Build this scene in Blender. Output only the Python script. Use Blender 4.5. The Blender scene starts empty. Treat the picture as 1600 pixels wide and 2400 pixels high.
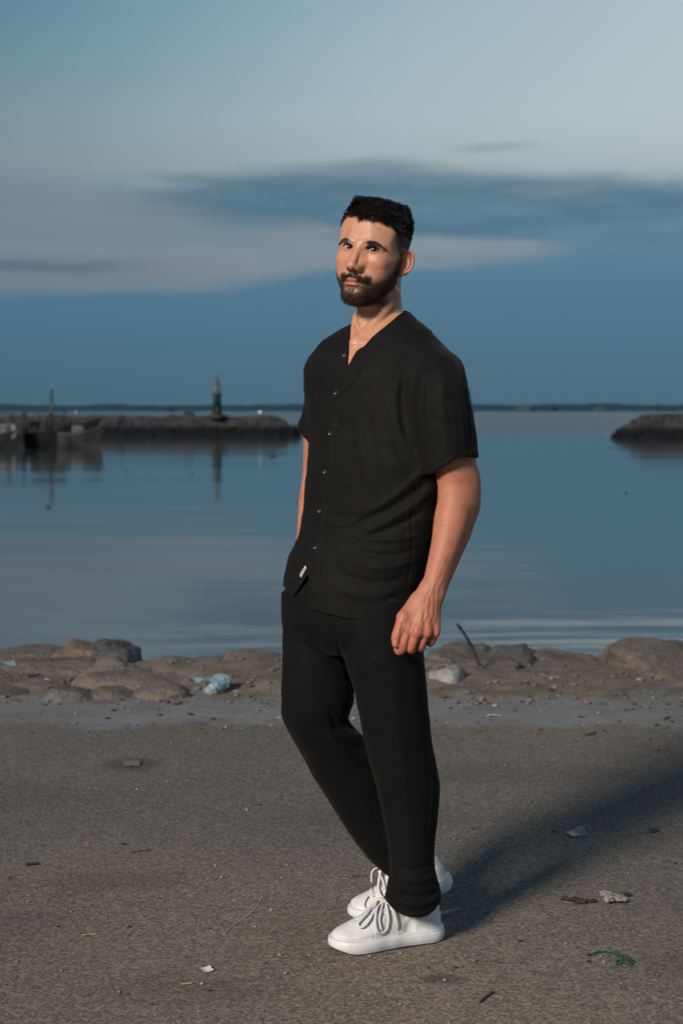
import bpy, bmesh, math, random, os
import numpy as np
from mathutils import Vector, Matrix
from mathutils.bvhtree import BVHTree
from mathutils import noise as mnoise

# ------------------------------------------------------------------ camera, sky, sun
sc = bpy.context.scene
COL = sc.collection
F = 3667.0            # focal length in pixels of the 1600 x 2400 photograph
CAMH = 1.28           # camera height above the asphalt
HZ = 960.0            # horizon row

cam_d = bpy.data.cameras.new('camera')
cam = bpy.data.objects.new('camera', cam_d); COL.objects.link(cam)
cam.location = (0, 0, CAMH); cam.rotation_euler = (math.radians(90), 0, 0)
cam_d.sensor_fit = 'VERTICAL'; cam_d.sensor_height = 36.0; cam_d.sensor_width = 24.0
cam_d.lens = F * 36.0 / 2400.0
cam_d.shift_y = -(1200 - HZ) / 2400.0
cam_d.clip_start = 0.05; cam_d.clip_end = 30000
cam_d.dof.use_dof = True; cam_d.dof.focus_distance = 3.70; cam_d.dof.aperture_fstop = 5.0
sc.camera = cam
sc.view_settings.view_transform = 'Standard'; sc.view_settings.look = 'None'
sc.view_settings.gamma = 1.0; sc.view_settings.exposure = 0.0
sc.view_settings.use_curve_mapping = False

def W(px, py, Y):
    """point at distance Y in front of the camera seen at photo pixel px, py"""
    return np.array([(px - 800.0) / F * Y, Y, CAMH - (py - HZ) / F * Y])
def WV(px, py, Y): return Vector(W(px, py, Y))
def XB(px, Y): return (px - 800) / F * Y
def PX(x, y): return x / y * F + 800.0
def PY(z, y): return HZ - (z - CAMH) / y * F
def srgb(r, g, b):
    f = lambda c: (c / 255 / 12.92) if c / 255 <= .04045 else ((c / 255 + .055) / 1.055) ** 2.4
    return (f(r), f(g), f(b), 1.0)

# ---- node expression helper
class N:
    def __init__(s, nt, sock): s.nt = nt; s.s = sock
    def _m(s, op, *a, clamp=False):
        n = s.nt.nodes.new('ShaderNodeMath'); n.operation = op; n.use_clamp = clamp
        for i, v in enumerate((s,) + a):
            if isinstance(v, N): s.nt.links.new(v.s, n.inputs[i])
            else: n.inputs[i].default_value = float(v)
        return N(s.nt, n.outputs[0])
    def __add__(s, o): return s._m('ADD', o)
    __radd__ = __add__
    def __sub__(s, o): return s._m('SUBTRACT', o)
    def __rsub__(s, o): return (s * -1) + o
    def __mul__(s, o): return s._m('MULTIPLY', o)
    __rmul__ = __mul__
    def __truediv__(s, o): return s._m('DIVIDE', o)
    def clamp(s): return s._m('ADD', 0.0, clamp=True)
    def step(s, lo, hi):
        n = s.nt.nodes.new('ShaderNodeMapRange'); n.interpolation_type = 'SMOOTHSTEP'
        s.nt.links.new(s.s, n.inputs[0])
        for k, v in ((1, lo), (2, hi)):
            if isinstance(v, N): s.nt.links.new(v.s, n.inputs[k])
            else: n.inputs[k].default_value = v
        n.inputs[3].default_value = 0; n.inputs[4].default_value = 1
        return N(s.nt, n.outputs[0])
    def mn(s, o): return s._m('MINIMUM', o)
    def mx(s, o): return s._m('MAXIMUM', o)
    def abs(s): return s._m('ABSOLUTE')
def combine(nt, x, y, z):
    n = nt.nodes.new('ShaderNodeCombineXYZ')
    for i, v in enumerate((x, y, z)):
        if isinstance(v, N): nt.links.new(v.s, n.inputs[i])
        else: n.inputs[i].default_value = v
    return n.outputs[0]
def noise(nt, vec, scale, detail=4, rough=.55, dist=0.0):
    n = nt.nodes.new('ShaderNodeTexNoise'); n.inputs['Scale'].default_value = scale
    n.inputs['Detail'].default_value = detail; n.inputs['Roughness'].default_value = rough
    n.inputs['Distortion'].default_value = dist
    if vec is not None: nt.links.new(vec, n.inputs['Vector'])
    return N(nt, n.outputs[0])
def voro(nt, vec, scale, feature='F1', rand=1.0, out=0):
    n = nt.nodes.new('ShaderNodeTexVoronoi'); n.feature = feature
    n.inputs['Scale'].default_value = scale; n.inputs['Randomness'].default_value = rand
    if vec is not None: nt.links.new(vec, n.inputs['Vector'])
    return n.outputs[out]
def ramp(nt, fac, stops, interp='LINEAR'):
    n = nt.nodes.new('ShaderNodeValToRGB'); cr = n.color_ramp; cr.interpolation = interp
    while len(cr.elements) < len(stops): cr.elements.new(0.5)
    for e, (p, c) in zip(cr.elements, stops):
        e.position = p; e.color = c if len(c) == 4 else (*c, 1)
    nt.links.new(fac.s if isinstance(fac, N) else fac, n.inputs[0])
    return n.outputs[0]
def mix(nt, fac, a, b, mode='MIX'):
    n = nt.nodes.new('ShaderNodeMix'); n.data_type = 'RGBA'; n.blend_type = mode
    for sock, v in ((n.inputs[0], fac), (n.inputs[6], a), (n.inputs[7], b)):
        if isinstance(v, N): nt.links.new(v.s, sock)
        elif isinstance(v, bpy.types.NodeSocket): nt.links.new(v, sock)
        elif isinstance(v, (int, float)): sock.default_value = v
        else: sock.default_value = v if len(v) == 4 else (*v, 1)
    return n.outputs[2]
def sep(nt, vec):
    n = nt.nodes.new('ShaderNodeSeparateXYZ'); nt.links.new(vec, n.inputs[0])
    return [N(nt, o) for o in n.outputs]

# ---- dusk sky
world = bpy.data.worlds.new('World'); sc.world = world; world.use_nodes = True
nt = world.node_tree; nt.nodes.clear()
geo = nt.nodes.new('ShaderNodeTexCoord')
dx, dy, dz = sep(nt, geo.outputs['Generated'])
az = dx._m('ARCTAN2', dy)
el = dz._m('ARCSINE')
elp = el.abs()
nA = noise(nt, combine(nt, az * 3.2, el * 15.0, 3.1), 1.6, 5, .55)
nB = noise(nt, combine(nt, az * 9.0, el * 52.0, 7.7), 1.3, 5, .6)
nC = noise(nt, combine(nt, az * 2.0, el * 7.0, 1.7), 2.1, 3, .5)
w1 = (nA - .5) * .045 + (nB - .5) * .017
ew = el + w1
clear = ramp(nt, elp / 1.5708, [
    (0.0, srgb(76, 108, 125)), (.025, srgb(78, 114, 134)), (.055, srgb(86, 124, 147)), (.080, srgb(112, 143, 158)),
    (.098, srgb(142, 160, 168)), (.118, srgb(139, 166, 177)), (.143, srgb(123, 160, 178)), (.165, srgb(107, 150, 174)),
    (.25, srgb(84, 126, 154)), (.5, srgb(60, 98, 132)), (1.0, srgb(44, 76, 112))])
# brighter towards the afterglow on the right
glow = az.step(-.35, .45) * (1.0 - (az - .7).step(0.2, 1.6))
glow = glow * (elp.step(.10, .19)) * (1.0 - elp.step(.24, .9))
c = mix(nt, (glow * .86).clamp(), clear, srgb(197, 207, 208))
# blue cloud bank: lower side fades into the blue under it
up_edge = 0.1515 - (az - .05) * (az - .05) * .12
bank = (1.0 - (ew - up_edge).step(-.011, .009)) * ((ew + 0.0).step(.085, .12)) * (az + (nB - .5) * .12 + (nA - .5) * .14).step(-.155, -.095)
bank2 = bank * (1.0 - (az - 1.0).step(0, .8))
c = mix(nt, (bank2 * (nB.step(.30, .62) * .30 + .60)).clamp(), c, srgb(80, 114, 136))
# pale pinkish wedge that narrows from left to right
th = 0.026 - (az + .10).mx(0.0) * .17
th = th.mx(.004).mn(.034)
ctr = el - .1028 - w1 * .9
wedge = (1.0 - ctr.abs().step(th * .55, th * 1.45 + .004)) * (1.0 - az.step(.06, .16)) * az.step(-1.5, -.6)
c = mix(nt, (wedge * .9 * (nA.step(.25, .6) * .4 + .6)).clamp(), c, srgb(137, 146, 155))
leftlow = (1.0 - (el - .086 - w1 * .8).abs().step(.004, .016)) * (1.0 - (az + nC * .1).step(-.08, .05)) * az.step(-1.5, -.6)
c = mix(nt, (leftlow * .5).clamp(), c, srgb(110, 124, 138))
streak = (1.0 - (el - .0895 - w1 * .35).abs().step(.001, .006)) * (1.0 - (az + nB * .08).step(-.13, -.06)) * az.step(-1.2, -.5)
c = mix(nt, (streak * .6).clamp(), c, srgb(84, 108, 128))
# thin bright streak right of the head and a fainter one under it
st2 = (1.0 - (el - .1055 + (az - .06) * .03 - w1 * .25).abs().step(.0012, .0075)) * az.step(.0, .05) * (1.0 - az.step(.115, .155))
c = mix(nt, (st2 * .75 * (nB.step(.3, .6) * .5 + .5)).clamp(), c, srgb(138, 150, 158))
st3 = (1.0 - (el - .0925 - w1 * .25).abs().step(.0005, .004)) * az.step(-.02, .05) * (1.0 - az.step(.06, .1))
c = mix(nt, (st3 * .45).clamp(), c, srgb(130, 142, 152))
# high veils
veil = (nC.step(.45, .75) * elp.step(.13, .18) * (1.0 - elp.step(.3, .8)))
c = mix(nt, (veil * .16).clamp(), c, srgb(172, 184, 188))
# one faint grey wisp high on the right
wsp = (1.0 - (el - .165 - w1 * .3).abs().step(.001, .005)) * az.step(.06, .09) * (1.0 - az.step(.1, .14))
c = mix(nt, (wsp * .4).clamp(), c, srgb(120, 140, 152))
vig = (az.abs()).step(.0, .0)
left = 1.0 - (1.0 - az.step(-.42, .06)) * (elp.step(0.06, .22) * .36 + .12)
c = mix(nt, 1.0, c, combine(nt, left * 1.12 - .12, left, left * .94 + .06), 'MULTIPLY')
bg = nt.nodes.new('ShaderNodeBackground'); bg.inputs[1].default_value = 1.0
nt.links.new(c, bg.inputs[0])
wo = nt.nodes.new('ShaderNodeOutputWorld'); nt.links.new(bg.outputs[0], wo.inputs[0])

# ---- the one directional light, from the left behind the camera
SUN_DIR = Vector((0.60, 0.86, -0.54)).normalized()
sl = bpy.data.lights.new('sun', 'SUN'); sl.energy = 4.4; sl.angle = math.radians(12.0); sl.color = (1.0, .89, .78)
so = bpy.data.objects.new('sun', sl); COL.objects.link(so)
so.rotation_euler = SUN_DIR.to_track_quat('-Z', 'Y').to_euler(); so.location = (-6, -8, 8)

# ------------------------------------------------------------------ object helpers
def tag(o, label=None, cat=None, group=None, kind=None):
    if label: o['label'] = label
    if cat: o['category'] = cat
    if group: o['group'] = group
    if kind: o['kind'] = kind
    return o
def empty(name, loc=(0, 0, 0)):
    o = bpy.data.objects.new(name, None); COL.objects.link(o); o.location = loc
    o.empty_display_size = .1
    return o
def mesh_obj(name, V, Fc, mat, parent=None, smooth=True):
    me = bpy.data.meshes.new(name)
    V = np.asarray(V, dtype=np.float32)
    if isinstance(Fc, np.ndarray):
        n, k = Fc.shape
        me.vertices.add(len(V)); me.vertices.foreach_set('co', V.ravel())
        me.loops.add(n * k); me.loops.foreach_set('vertex_index', Fc.astype(np.int32).ravel())
        me.polygons.add(n)
        me.polygons.foreach_set('loop_start', np.arange(0, n * k, k, dtype=np.int32))
        me.polygons.foreach_set('loop_total', np.full(n, k, dtype=np.int32))
        me.update(calc_edges=True)
    else:
        me.from_pydata([tuple(v) for v in V], [], Fc); me.update()
    if smooth: me.polygons.foreach_set('use_smooth', np.ones(len(me.polygons), dtype=bool))
    if mat: me.materials.append(mat)
    o = bpy.data.objects.new(name, me); COL.objects.link(o)
    if parent is not None:
        o.parent = parent
        if parent.parent is None: o.matrix_parent_inverse = Matrix.Translation(-Vector(parent.location))
    return o
def set_attr(o, name, cols, alpha=None):
    a = o.data.color_attributes.new(name, 'FLOAT_COLOR', 'POINT')
    c = np.ones((len(o.data.vertices), 4), dtype=np.float32); c[:, :3] = cols
    if alpha is not None: c[:, 3] = alpha
    a.data.foreach_set('color', c.ravel())
def recalc(o):
    bm = bmesh.new(); bm.from_mesh(o.data); bmesh.ops.recalc_face_normals(bm, faces=bm.faces); bm.to_mesh(o.data); bm.free()

def material(name, base=(.5, .5, .5), rough=.6, metal=0.0, spec=.5, bump=None, **kw):
    m = bpy.data.materials.new(name); m.use_nodes = True
    b = m.node_tree.nodes['Principled BSDF']
    b.inputs['Base Color'].default_value = (*base[:3], 1); b.inputs['Roughness'].default_value = rough
    b.inputs['Metallic'].default_value = metal; b.inputs['Specular IOR Level'].default_value = spec
    for k, v in kw.items(): b.inputs[k.replace('_', ' ')].default_value = v
    return m, m.node_tree, b
def add_bump(nt, b, h, strength=.3, dist=.001):
    n = nt.nodes.new('ShaderNodeBump'); n.inputs['Strength'].default_value = strength; n.inputs['Distance'].default_value = dist
    nt.links.new(h.s if isinstance(h, N) else h, n.inputs['Height']); nt.links.new(n.outputs[0], b.inputs['Normal'])
    return n
def objco(nt, which='Object'):
    return nt.nodes.new('ShaderNodeTexCoord').outputs[which]
def wpos(nt): return nt.nodes.new('ShaderNodeNewGeometry').outputs['Position']
def mottled(name, c1, c2, scale, rough=.8, bumpscale=None, bstr=.4, bdist=.01, spec=.3, detail=6):
    m, nt, b = material(name, rough=rough, spec=spec)
    co = wpos(nt)
    n = noise(nt, co, scale, detail, .6)
    nt.links.new(ramp(nt, n, [(.32, (*c1, 1)), (.68, (*c2, 1))]), b.inputs['Base Color'])
    add_bump(nt, b, noise(nt, co, bumpscale or scale * 4, 6, .65), bstr, bdist)
    return m
def box(x0, x1, y0, y1, z0, z1):
    v = [(x0, y0, z0), (x1, y0, z0), (x1, y1, z0), (x0, y1, z0), (x0, y0, z1), (x1, y0, z1), (x1, y1, z1), (x0, y1, z1)]
    f = [(0, 3, 2, 1), (4, 5, 6, 7), (0, 1, 5, 4), (1, 2, 6, 5), (2, 3, 7, 6), (3, 0, 4, 7)]
    return v, f
def merge(parts):
    V = []; Fs = []
    for v, f in parts:
        n = len(V); V += [tuple(p) for p in v]; Fs += [tuple(i + n for i in q) for q in f]
    return V, Fs
def lathe(prof, n=24, c=(0, 0, 0)):
    vs = []; fs = []
    for (r_, z) in prof:
        for k in range(n):
            a = 2 * math.pi * k / n; vs.append((c[0] + r_ * math.cos(a), c[1] + r_ * math.sin(a), c[2] + z))
    for j in range(len(prof) - 1):
        for k in range(n):
            fs.append((j * n + k, j * n + (k + 1) % n, (j + 1) * n + (k + 1) % n, (j + 1) * n + k))
    fs.append(tuple(range(n - 1, -1, -1))); fs.append(tuple((len(prof) - 1) * n + k for k in range(n)))
    return vs, fs
def tube(pts, rad, n=6, cap=True, flat=None):
    pts = [Vector(p) for p in pts]; vs = []; fs = []
    rads = rad if hasattr(rad, '__len__') else [rad] * len(pts)
    up = None
    for i, p in enumerate(pts):
        t = (pts[min(i + 1, len(pts) - 1)] - pts[max(i - 1, 0)])
        if t.length < 1e-9: t = Vector((0, 0, 1))
        t.normalize()
        if up is None:
            up = t.orthogonal().normalized()
        else:
            up = (up - t * up.dot(t)); up = up.normalized() if up.length > 1e-6 else t.orthogonal().normalized()
        sd = t.cross(up)
        for k in range(n):
            a = 2 * math.pi * k / n
            vs.append(tuple(p + (up * math.cos(a) * (flat or 1) + sd * math.sin(a)) * rads[i]))
    for i in range(len(pts) - 1):
        for k in range(n):
            fs.append((i * n + k, i * n + (k + 1) % n, (i + 1) * n + (k + 1) % n, (i + 1) * n + k))
    if cap:
        fs.append(tuple(range(n - 1, -1, -1))); fs.append(tuple((len(pts) - 1) * n + k for k in range(n)))
    return vs, fs
# ------------------------------------------------------------------ setting: ground, water, far shore
m_ground, nt, b = material('shore ground', rough=.9, spec=.25)
co = wpos(nt)
gx, gy, gz = sep(nt, co)
grit = N(nt, voro(nt, co, 95.0)); 
fine = noise(nt, co, 290.0, 4, .7); mid = noise(nt, co, 34.0, 5, .65); big = noise(nt, co, 1.1, 5, .55); patch = noise(nt, co, .45, 3, .5)
gcell = nt.nodes.new('ShaderNodeTexVoronoi'); gcell.inputs['Scale'].default_value = 165; nt.links.new(co, gcell.inputs[0])
gr, gg_, gb = sep(nt, gcell.outputs['Color'])
speck = gr * .55 + fine * .45
asph = ramp(nt, speck, [(.12, (.060, .052, .045)), (.40, (.130, .112, .096)), (.60, (.178, .155, .134)), (.80, (.26, .232, .203)), (.97, (.42, .385, .34))])
asph = mix(nt, 1.0, asph, ramp(nt, mid * .5 + big * .5, [(.33, (.78, .77, .77)), (.5, (.98, .98, .98)), (.7, (1.14, 1.12, 1.09))]), 'MULTIPLY')
asph = mix(nt, 1.0, asph, ramp(nt, patch, [(.35, (.78, .80, .83)), (.62, (1.08, 1.05, 1.0))]), 'MULTIPLY')
conc = ramp(nt, mid * .4 + fine * .25 + big * .35, [(.3, (.095, .100, .103)), (.5, (.165, .172, .175)), (.68, (.235, .24, .24))])
dirt = ramp(nt, noise(nt, co, 6.0, 7, .7) * .7 + fine * .3, [(.32, (.06, .048, .038)), (.48, (.125, .10, .078)), (.62, (.18, .155, .13)), (.8, (.30, .28, .25))])
falloff = (gy + (big - .5) * 2.2)  # light fall-off painted into the asphalt colour: brighter and warmer near the camera
asph = mix(nt, 1.0, asph, ramp(nt, falloff / 10.0, [(.30, (1.24, 1.17, 1.10)), (.47, (1.0, .985, .965)), (.62, (.86, .86, .86))]), 'MULTIPLY')
edge = gy + (noise(nt, co, 1.6, 6, .7) - .5) * 1.05
edge2 = gy + (noise(nt, co, 2.6, 6, .7) - .5) * 1.0
g = mix(nt, edge.step(6.26, 6.42) * (.55 + (noise(nt, co, 5.0, 5, .6)).step(.38, .55) * .45), asph, conc)
g = mix(nt, edge2.step(6.86, 7.04), g, dirt)
# a few darker damp blotches and scattered pale grit
wig = (noise(nt, co, 14.0, 5, .65) - .5) * .12
for (sx, sy, sw, sh_, am) in [(.229, 3.52, .055, .030, .55), (-.755, 5.64, .12, .12, .55), (-1.0, 4.4, .035, .03, .6), (-.62, 4.25, .20, .10, .22), (.95, 3.62, .30, .14, .20), (-.35, 3.45, .25, .10, .18),
                              (-1.3, 5.2, .5, .25, .22), (.6, 5.5, .5, .2, .2), (-.9, 3.9, .3, .12, .16), (1.1, 4.6, .3, .2, .2), (.1, 4.9, .35, .12, .2)]:
    q = ((gx - sx) / sw) * ((gx - sx) / sw) + ((gy - sy) / sh_) * ((gy - sy) / sh_)
    g = mix(nt, (1.0 - (q + wig * 8.0).step(.2, 1.3)) * am, g, (.035, .031, .028, 1))
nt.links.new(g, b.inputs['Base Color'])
h = (gr * .5 + fine * .6 + mid * .9)
add_bump(nt, b, h, .8, .0032)

def fbm(x, y, s, seed=0, oct=4):
    out = np.zeros_like(x); a = 1.0; t = 0
    for o in range(oct):
        r = np.random.RandomState(seed * 17 + o)
        th = r.rand(6) * 6.283; ph = r.rand(6) * 6.283; fr = s * (2 ** o) * (0.6 + .8 * r.rand(6))
        for k in range(6):
            out += a / 6 * np.sin(fr[k] * (x * np.cos(th[k]) + y * np.sin(th[k])) + ph[k])
        a *= .5
    return out
def ground_z(x, y):
    x = np.asarray(x, float); y = np.asarray(y, float)
    z = fbm(x, y, 2.2, 1) * .004
    s = np.clip((y - 6.85) / .55, 0, 1); s = s * s * (3 - 2 * s)
    z = z + s * (.030 + .05 * fbm(x, y, 2.6, 2) + .020 * fbm(x, y, 9, 5) + .008 * fbm(x, y, 26, 6))
    d = np.clip((y - 7.75) / 3.4, 0, 1); d = d * d * (3 - 2 * d)
    return z - 3.4 * d
xs = np.concatenate([[-4000, -400, -60, -20, -9], np.linspace(-5, 5, 230), [9, 20, 60, 400, 4000]])
ys = np.concatenate([[-4000, -400, -60, -15, -4, -1], np.linspace(0.5, 6.6, 70), np.linspace(6.65, 9, 90), np.linspace(9.1, 12.5, 24)])
XX, YY = np.meshgrid(xs, ys)
V = np.stack([XX, YY, ground_z(XX, YY)], -1).reshape(-1, 3)
nx = len(xs); ny = len(ys)
ii = (np.arange(ny - 1)[:, None] * nx + np.arange(nx - 1)[None, :]).ravel()
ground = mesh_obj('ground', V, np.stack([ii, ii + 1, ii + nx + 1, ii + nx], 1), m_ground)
tag(ground, kind='structure')

m_water, nt, b = material('sea water', (.030, .037, .038), rough=.045, spec=.5)
b.inputs['IOR'].default_value = 1.5
co = wpos(nt); wx, wy, wz = sep(nt, co)
warp = combine(nt, wx * .16, wy * .55, 0.0)
rip1 = noise(nt, warp, 1.0, 3, .5, .3)
rip2 = noise(nt, combine(nt, wx * .9, wy * 2.6, 4.0), 1.0, 3, .55)
rip3 = noise(nt, combine(nt, wx * .05, wy * .11, 9.0), 1.0, 2, .5)
near = 1.0 - wy.step(14, 46)
far = (wy + (noise(nt, combine(nt, wx * .01, wy * .01, 2.0), 1.0, 3, .5) - .5) * 14 + wx * .1).step(196, 204)
far = far
hgt = rip1 * (near * .026 + .004) + rip2 * (near * .0020 + .0002) + rip3 * .05
hgt = hgt + noise(nt, combine(nt, wx * .5, wy * .5, 0.0), 1.0, 4, .6) * far * 1.8
bn = add_bump(nt, b, hgt, 1.0, 1.0)
rg = far * .12 + .07
nt.links.new(rg.s, b.inputs['Roughness'])
WZ = -1.8
water = mesh_obj('water', [(-9000, 8.5, WZ), (9000, 8.5, WZ), (9000, 9000, WZ), (-9000, 9000, WZ)], [(0, 1, 2, 3)], m_water, smooth=False)
tag(water, kind='structure')
def water_Y(py): return (CAMH - WZ) * F / (py - HZ)

# far shore: low land with trees and small buildings, very distant
m_far, nt, b = material('distant shore', (.020, .050, .078), rough=1.0, spec=0.0)  # distance haze put into the blue base colour
m_far2, nt, b = material('distant pale buildings', (.045, .075, .095), rough=1.0, spec=0.0)
rs = np.random.RandomState(4)
Yf = 2600.0
vs = []; fs = []
xs = np.linspace(-2200, 2200, 900)
hh = 6.6 + 2.0 * fbm(xs, xs * 0, .012, 11) + 3.4 * np.abs(fbm(xs, xs * 0, .06, 12)) + rs.rand(900) * 1.2
hh += np.where(np.abs(xs - 60) < 180, 1.6, 0)
for k, x in enumerate(xs):
    vs += [(x, Yf, WZ), (x, Yf, WZ + 2.3 + hh[k]), (x, Yf + 260, WZ + 2.3 + hh[k] * 1.1), (x, Yf + 300, WZ)]
for k in range(899):
    a = 4 * k; c_ = a + 4
    for j in range(3): fs.append((a + j, c_ + j, c_ + j + 1, a + j + 1))
far_land = mesh_obj('distant_shore', vs, fs, m_far, smooth=False); tag(far_land, kind='structure')
for k, (px, w, h_, lab) in enumerate([(1225, 26, 13.5, 'far pale block of a building on the horizon right of the man'),
                                      (1285, 14, 14.5, 'far narrow dark building on the horizon, second from the man'),
                                      (1405, 18, 12.5, 'far low pink-grey building on the horizon left of the right breakwater'),
                                      (1560, 22, 14.0, 'far dark building on the horizon above the right breakwater'),
                                      (385, 16, 11.5, 'far small building on the horizon above the left breakwater')]):
    x = (px - 800) / F * (Yf - 30)
    rt = empty('distant_building', (x, Yf - 30, WZ + 1)); tag(rt, lab, 'building')
    v, f = box(x - w / 2, x + w / 2, Yf - 30, Yf - 10, WZ + 1, WZ + h_ - 4)
    mesh_obj('wall', v, f, m_far2 if k in (0, 2) else m_far, rt, False)
    v, f = box(x - w / 2 - .6, x + w / 2 + .6, Yf - 30.6, Yf - 9.4, WZ + h_ - 4, WZ + h_ - 3.2)
    mesh_obj('roof', v, f, m_far, rt, False)

# ------------------------------------------------------------------ rocks
def ico(sub):
    bm = bmesh.new(); bmesh.ops.create_icosphere(bm, subdivisions=sub, radius=1)
    V = np.array([v.co[:] for v in bm.verts]); Fc = np.array([[v.index for v in f.verts] for f in bm.faces]); bm.free()
    return V, Fc
ICO = {k: ico(k) for k in (1, 2, 3, 4, 5)}
def rock_mesh(seed, size, sub=4, cuts=9, rough=.10, boxy=None):
    r = np.random.RandomState(seed); V, Fc = ICO[sub]; V = V.copy()
    for _ in range(cuts):
        n = r.normal(size=3); n /= np.linalg.norm(n); d = .62 + .3 * r.rand()
        s = V @ n - d; V = V - np.outer(np.clip(s, 0, None) * .92, n)
    ph = r.rand(3) * 50
    out = np.empty(len(V))
    for i, v in enumerate(V):
        p = Vector(v) * 1.3 + Vector(ph)
        out[i] = mnoise.fractal(p, 1.0, 2.1, 5) * rough + mnoise.noise(p * 7) * rough * .22
    V = V * (1 + out)[:, None]
    if boxy: V = np.sign(V) * np.abs(V) ** boxy
    return V * np.array(size), Fc
m_rock = []
for k, (c1, c2, c3) in enumerate([((.075, .062, .051), (.17, .145, .12), (.25, .225, .195)),
                                  ((.080, .058, .044), (.18, .132, .098), (.25, .205, .165)),
                                  ((.045, .045, .045), (.10, .098, .092), (.17, .165, .155)),
                                  ((.13, .12, .11), (.27, .26, .24), (.42, .41, .38)),
                                  ((.06, .052, .044), (.135, .115, .095), (.21, .19, .16))]):
    m, nt, b = material('rock %d' % k, rough=.9, spec=.25)
    co = wpos(nt)
    a = noise(nt, co, 3.3, 7, .62); f_ = noise(nt, co, 26, 6, .7)
    cc = ramp(nt, a * .6 + f_ * .4, [(.34, c1), (.52, c2), (.68, c3)])
    st = noise(nt, co, 1.7, 4, .6).step(.54, .66)
    cc = mix(nt, st * (.30 if k == 1 else .14), cc, (.19, .11, .065, 1))
    nt.links.new(cc, b.inputs['Base Color'])
    add_bump(nt, b, f_ * .7 + N(nt, voro(nt, co, 14, 'DISTANCE_TO_EDGE')).mn(.1) * 1.5, .9, .028)
    m_rock.append(m)
# (px centre, py top, half width px, Y, height m, depth half m, material, seed, label)
ROCKS = [
 (60, 1522, 175, 8.25, .42, .50, 4, 3, 'broad low grey-brown boulder at the left edge of the shore'),
 (205, 1498, 75, 8.05, .36, .38, 1, 8, 'orange-stained boulder crest highest on the left shore'),
 (262, 1503, 56, 7.95, .36, .32, 2, 9, 'dark grey blocky boulder beside the orange-stained one'),
 (395, 1535, 120, 8.0, .32, .42, 0, 12, 'tan slab sloping down to the water gap'),
 (330, 1566, 165, 7.35, .26, .34, 0, 15, 'long tan boulder lying in front of the left rocks'),
 (178, 1602, 92, 7.02, .15, .20, 2, 18, 'dark grey flat stone in front of the left boulders'),
 (40, 1580, 120, 7.4, .20, .34, 4, 21, 'brown rubble hump at the far left below the broad boulder'),
 (400, 1598, 86, 7.08, .17, .22, 4, 24, 'low brown stone just left of the crushed bottle'),
 (600, 1524, 88, 8.1, .40, .42, 4, 31, 'ridged boulder behind the bottle near the trouser leg'),
 (636, 1556, 60, 7.6, .28, .28, 0, 34, 'pitted pale boulder right behind the bottle'),
 (500, 1541, 70, 8.15, .30, .30, 4, 36, 'dark low boulder behind the crushed bottle'),
 (628, 1604, 62, 7.1, .16, .2, 0, 37, 'tan flat stone next to the trouser knee'),
 (1075, 1508, 100, 8.0, .40, .42, 4, 41, 'rounded brown boulder behind the driftwood stick'),
 (1195, 1515, 70, 8.1, .38, .36, 2, 44, 'dark cone-shaped boulder right of the driftwood stick'),
 (1310, 1538, 90, 8.3, .32, .36, 4, 47, 'low flat boulder beside the gap where the water shows'),
 (1540, 1494, 118, 7.9, .52, .55, 4, 50, 'big rounded boulder at the right edge of the shore'),
 (1052, 1560, 46, 7.3, .18, .18, 3, 53, 'small whitish stone at the foot of the stick'),
 (1012, 1580, 52, 7.35, .24, .24, 0, 55, 'tan boulder just behind the hanging hand'),
 (1180, 1572, 110, 7.45, .20, .32, 0, 57, 'low tan hump in front of the driftwood stick'),
 (1330, 1585, 130, 7.35, .17, .32, 4, 60, 'long low brown rock in the middle of the right shore'),
 (110, 1540, 130, 7.75, .2, .36, 4, 71, 'brown boulder between the edge boulder and the orange-stained one'),
 (260, 1545, 120, 7.6, .2, .34, 0, 72, 'tan boulder right below the dark blocky one'),
 (470, 1572, 70, 7.55, .2, .28, 4, 73, 'brown boulder touching the torn plastic scrap'),
 (560, 1560, 90, 7.8, .2, .3, 2, 74, 'grey boulder filling the gap behind the bottle'),
 (1120, 1545, 90, 7.75, .2, .3, 4, 75, 'brown boulder around the foot of the stick'),
 (1260, 1560, 110, 7.8, .2, .32, 4, 76, 'flat brown boulder left of the water gap'),
 (1420, 1575, 110, 7.65, .2, .32, 0, 77, 'low tan rock just under the water gap'),
 (1590, 1560, 90, 7.4, .2, .3, 4, 78, 'brown rock cut by the right edge, in front of the big boulder'),
 (20, 1610, 90, 7.05, .2, .2, 2, 79, 'small grey stone at the left edge beside the grey strip'),
 (270, 1612, 90, 6.98, .2, .2, 4, 80, 'flat brown stone right of the dark grey one'),
 (1500, 1600, 130, 7.2, .16, .30, 2, 63, 'grey slab below the big right boulder'),
]
for (px, py, hw, Y, hgt_, dp, mi, seed, lab) in ROCKS:
    top = CAMH - (py - HZ) / F * Y
    hh_ = max(top + .10, .10)
    V, Fc = rock_mesh(seed, (1, 1, 1), 5, 26, .20, .80)
    V[:, 2] *= hh_ / V[:, 2].max(); V[:, 0] *= hw / F * Y * 1.28 / np.abs(V[:, 0]).max(); V[:, 1] *= dp / np.abs(V[:, 1]).max()
    loc = ((px - 800) / F * Y, Y, -.10)
    o = mesh_obj('boulder', V, Fc, m_rock[mi]); o.location = loc
    tag(o, lab, 'rock')
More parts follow.
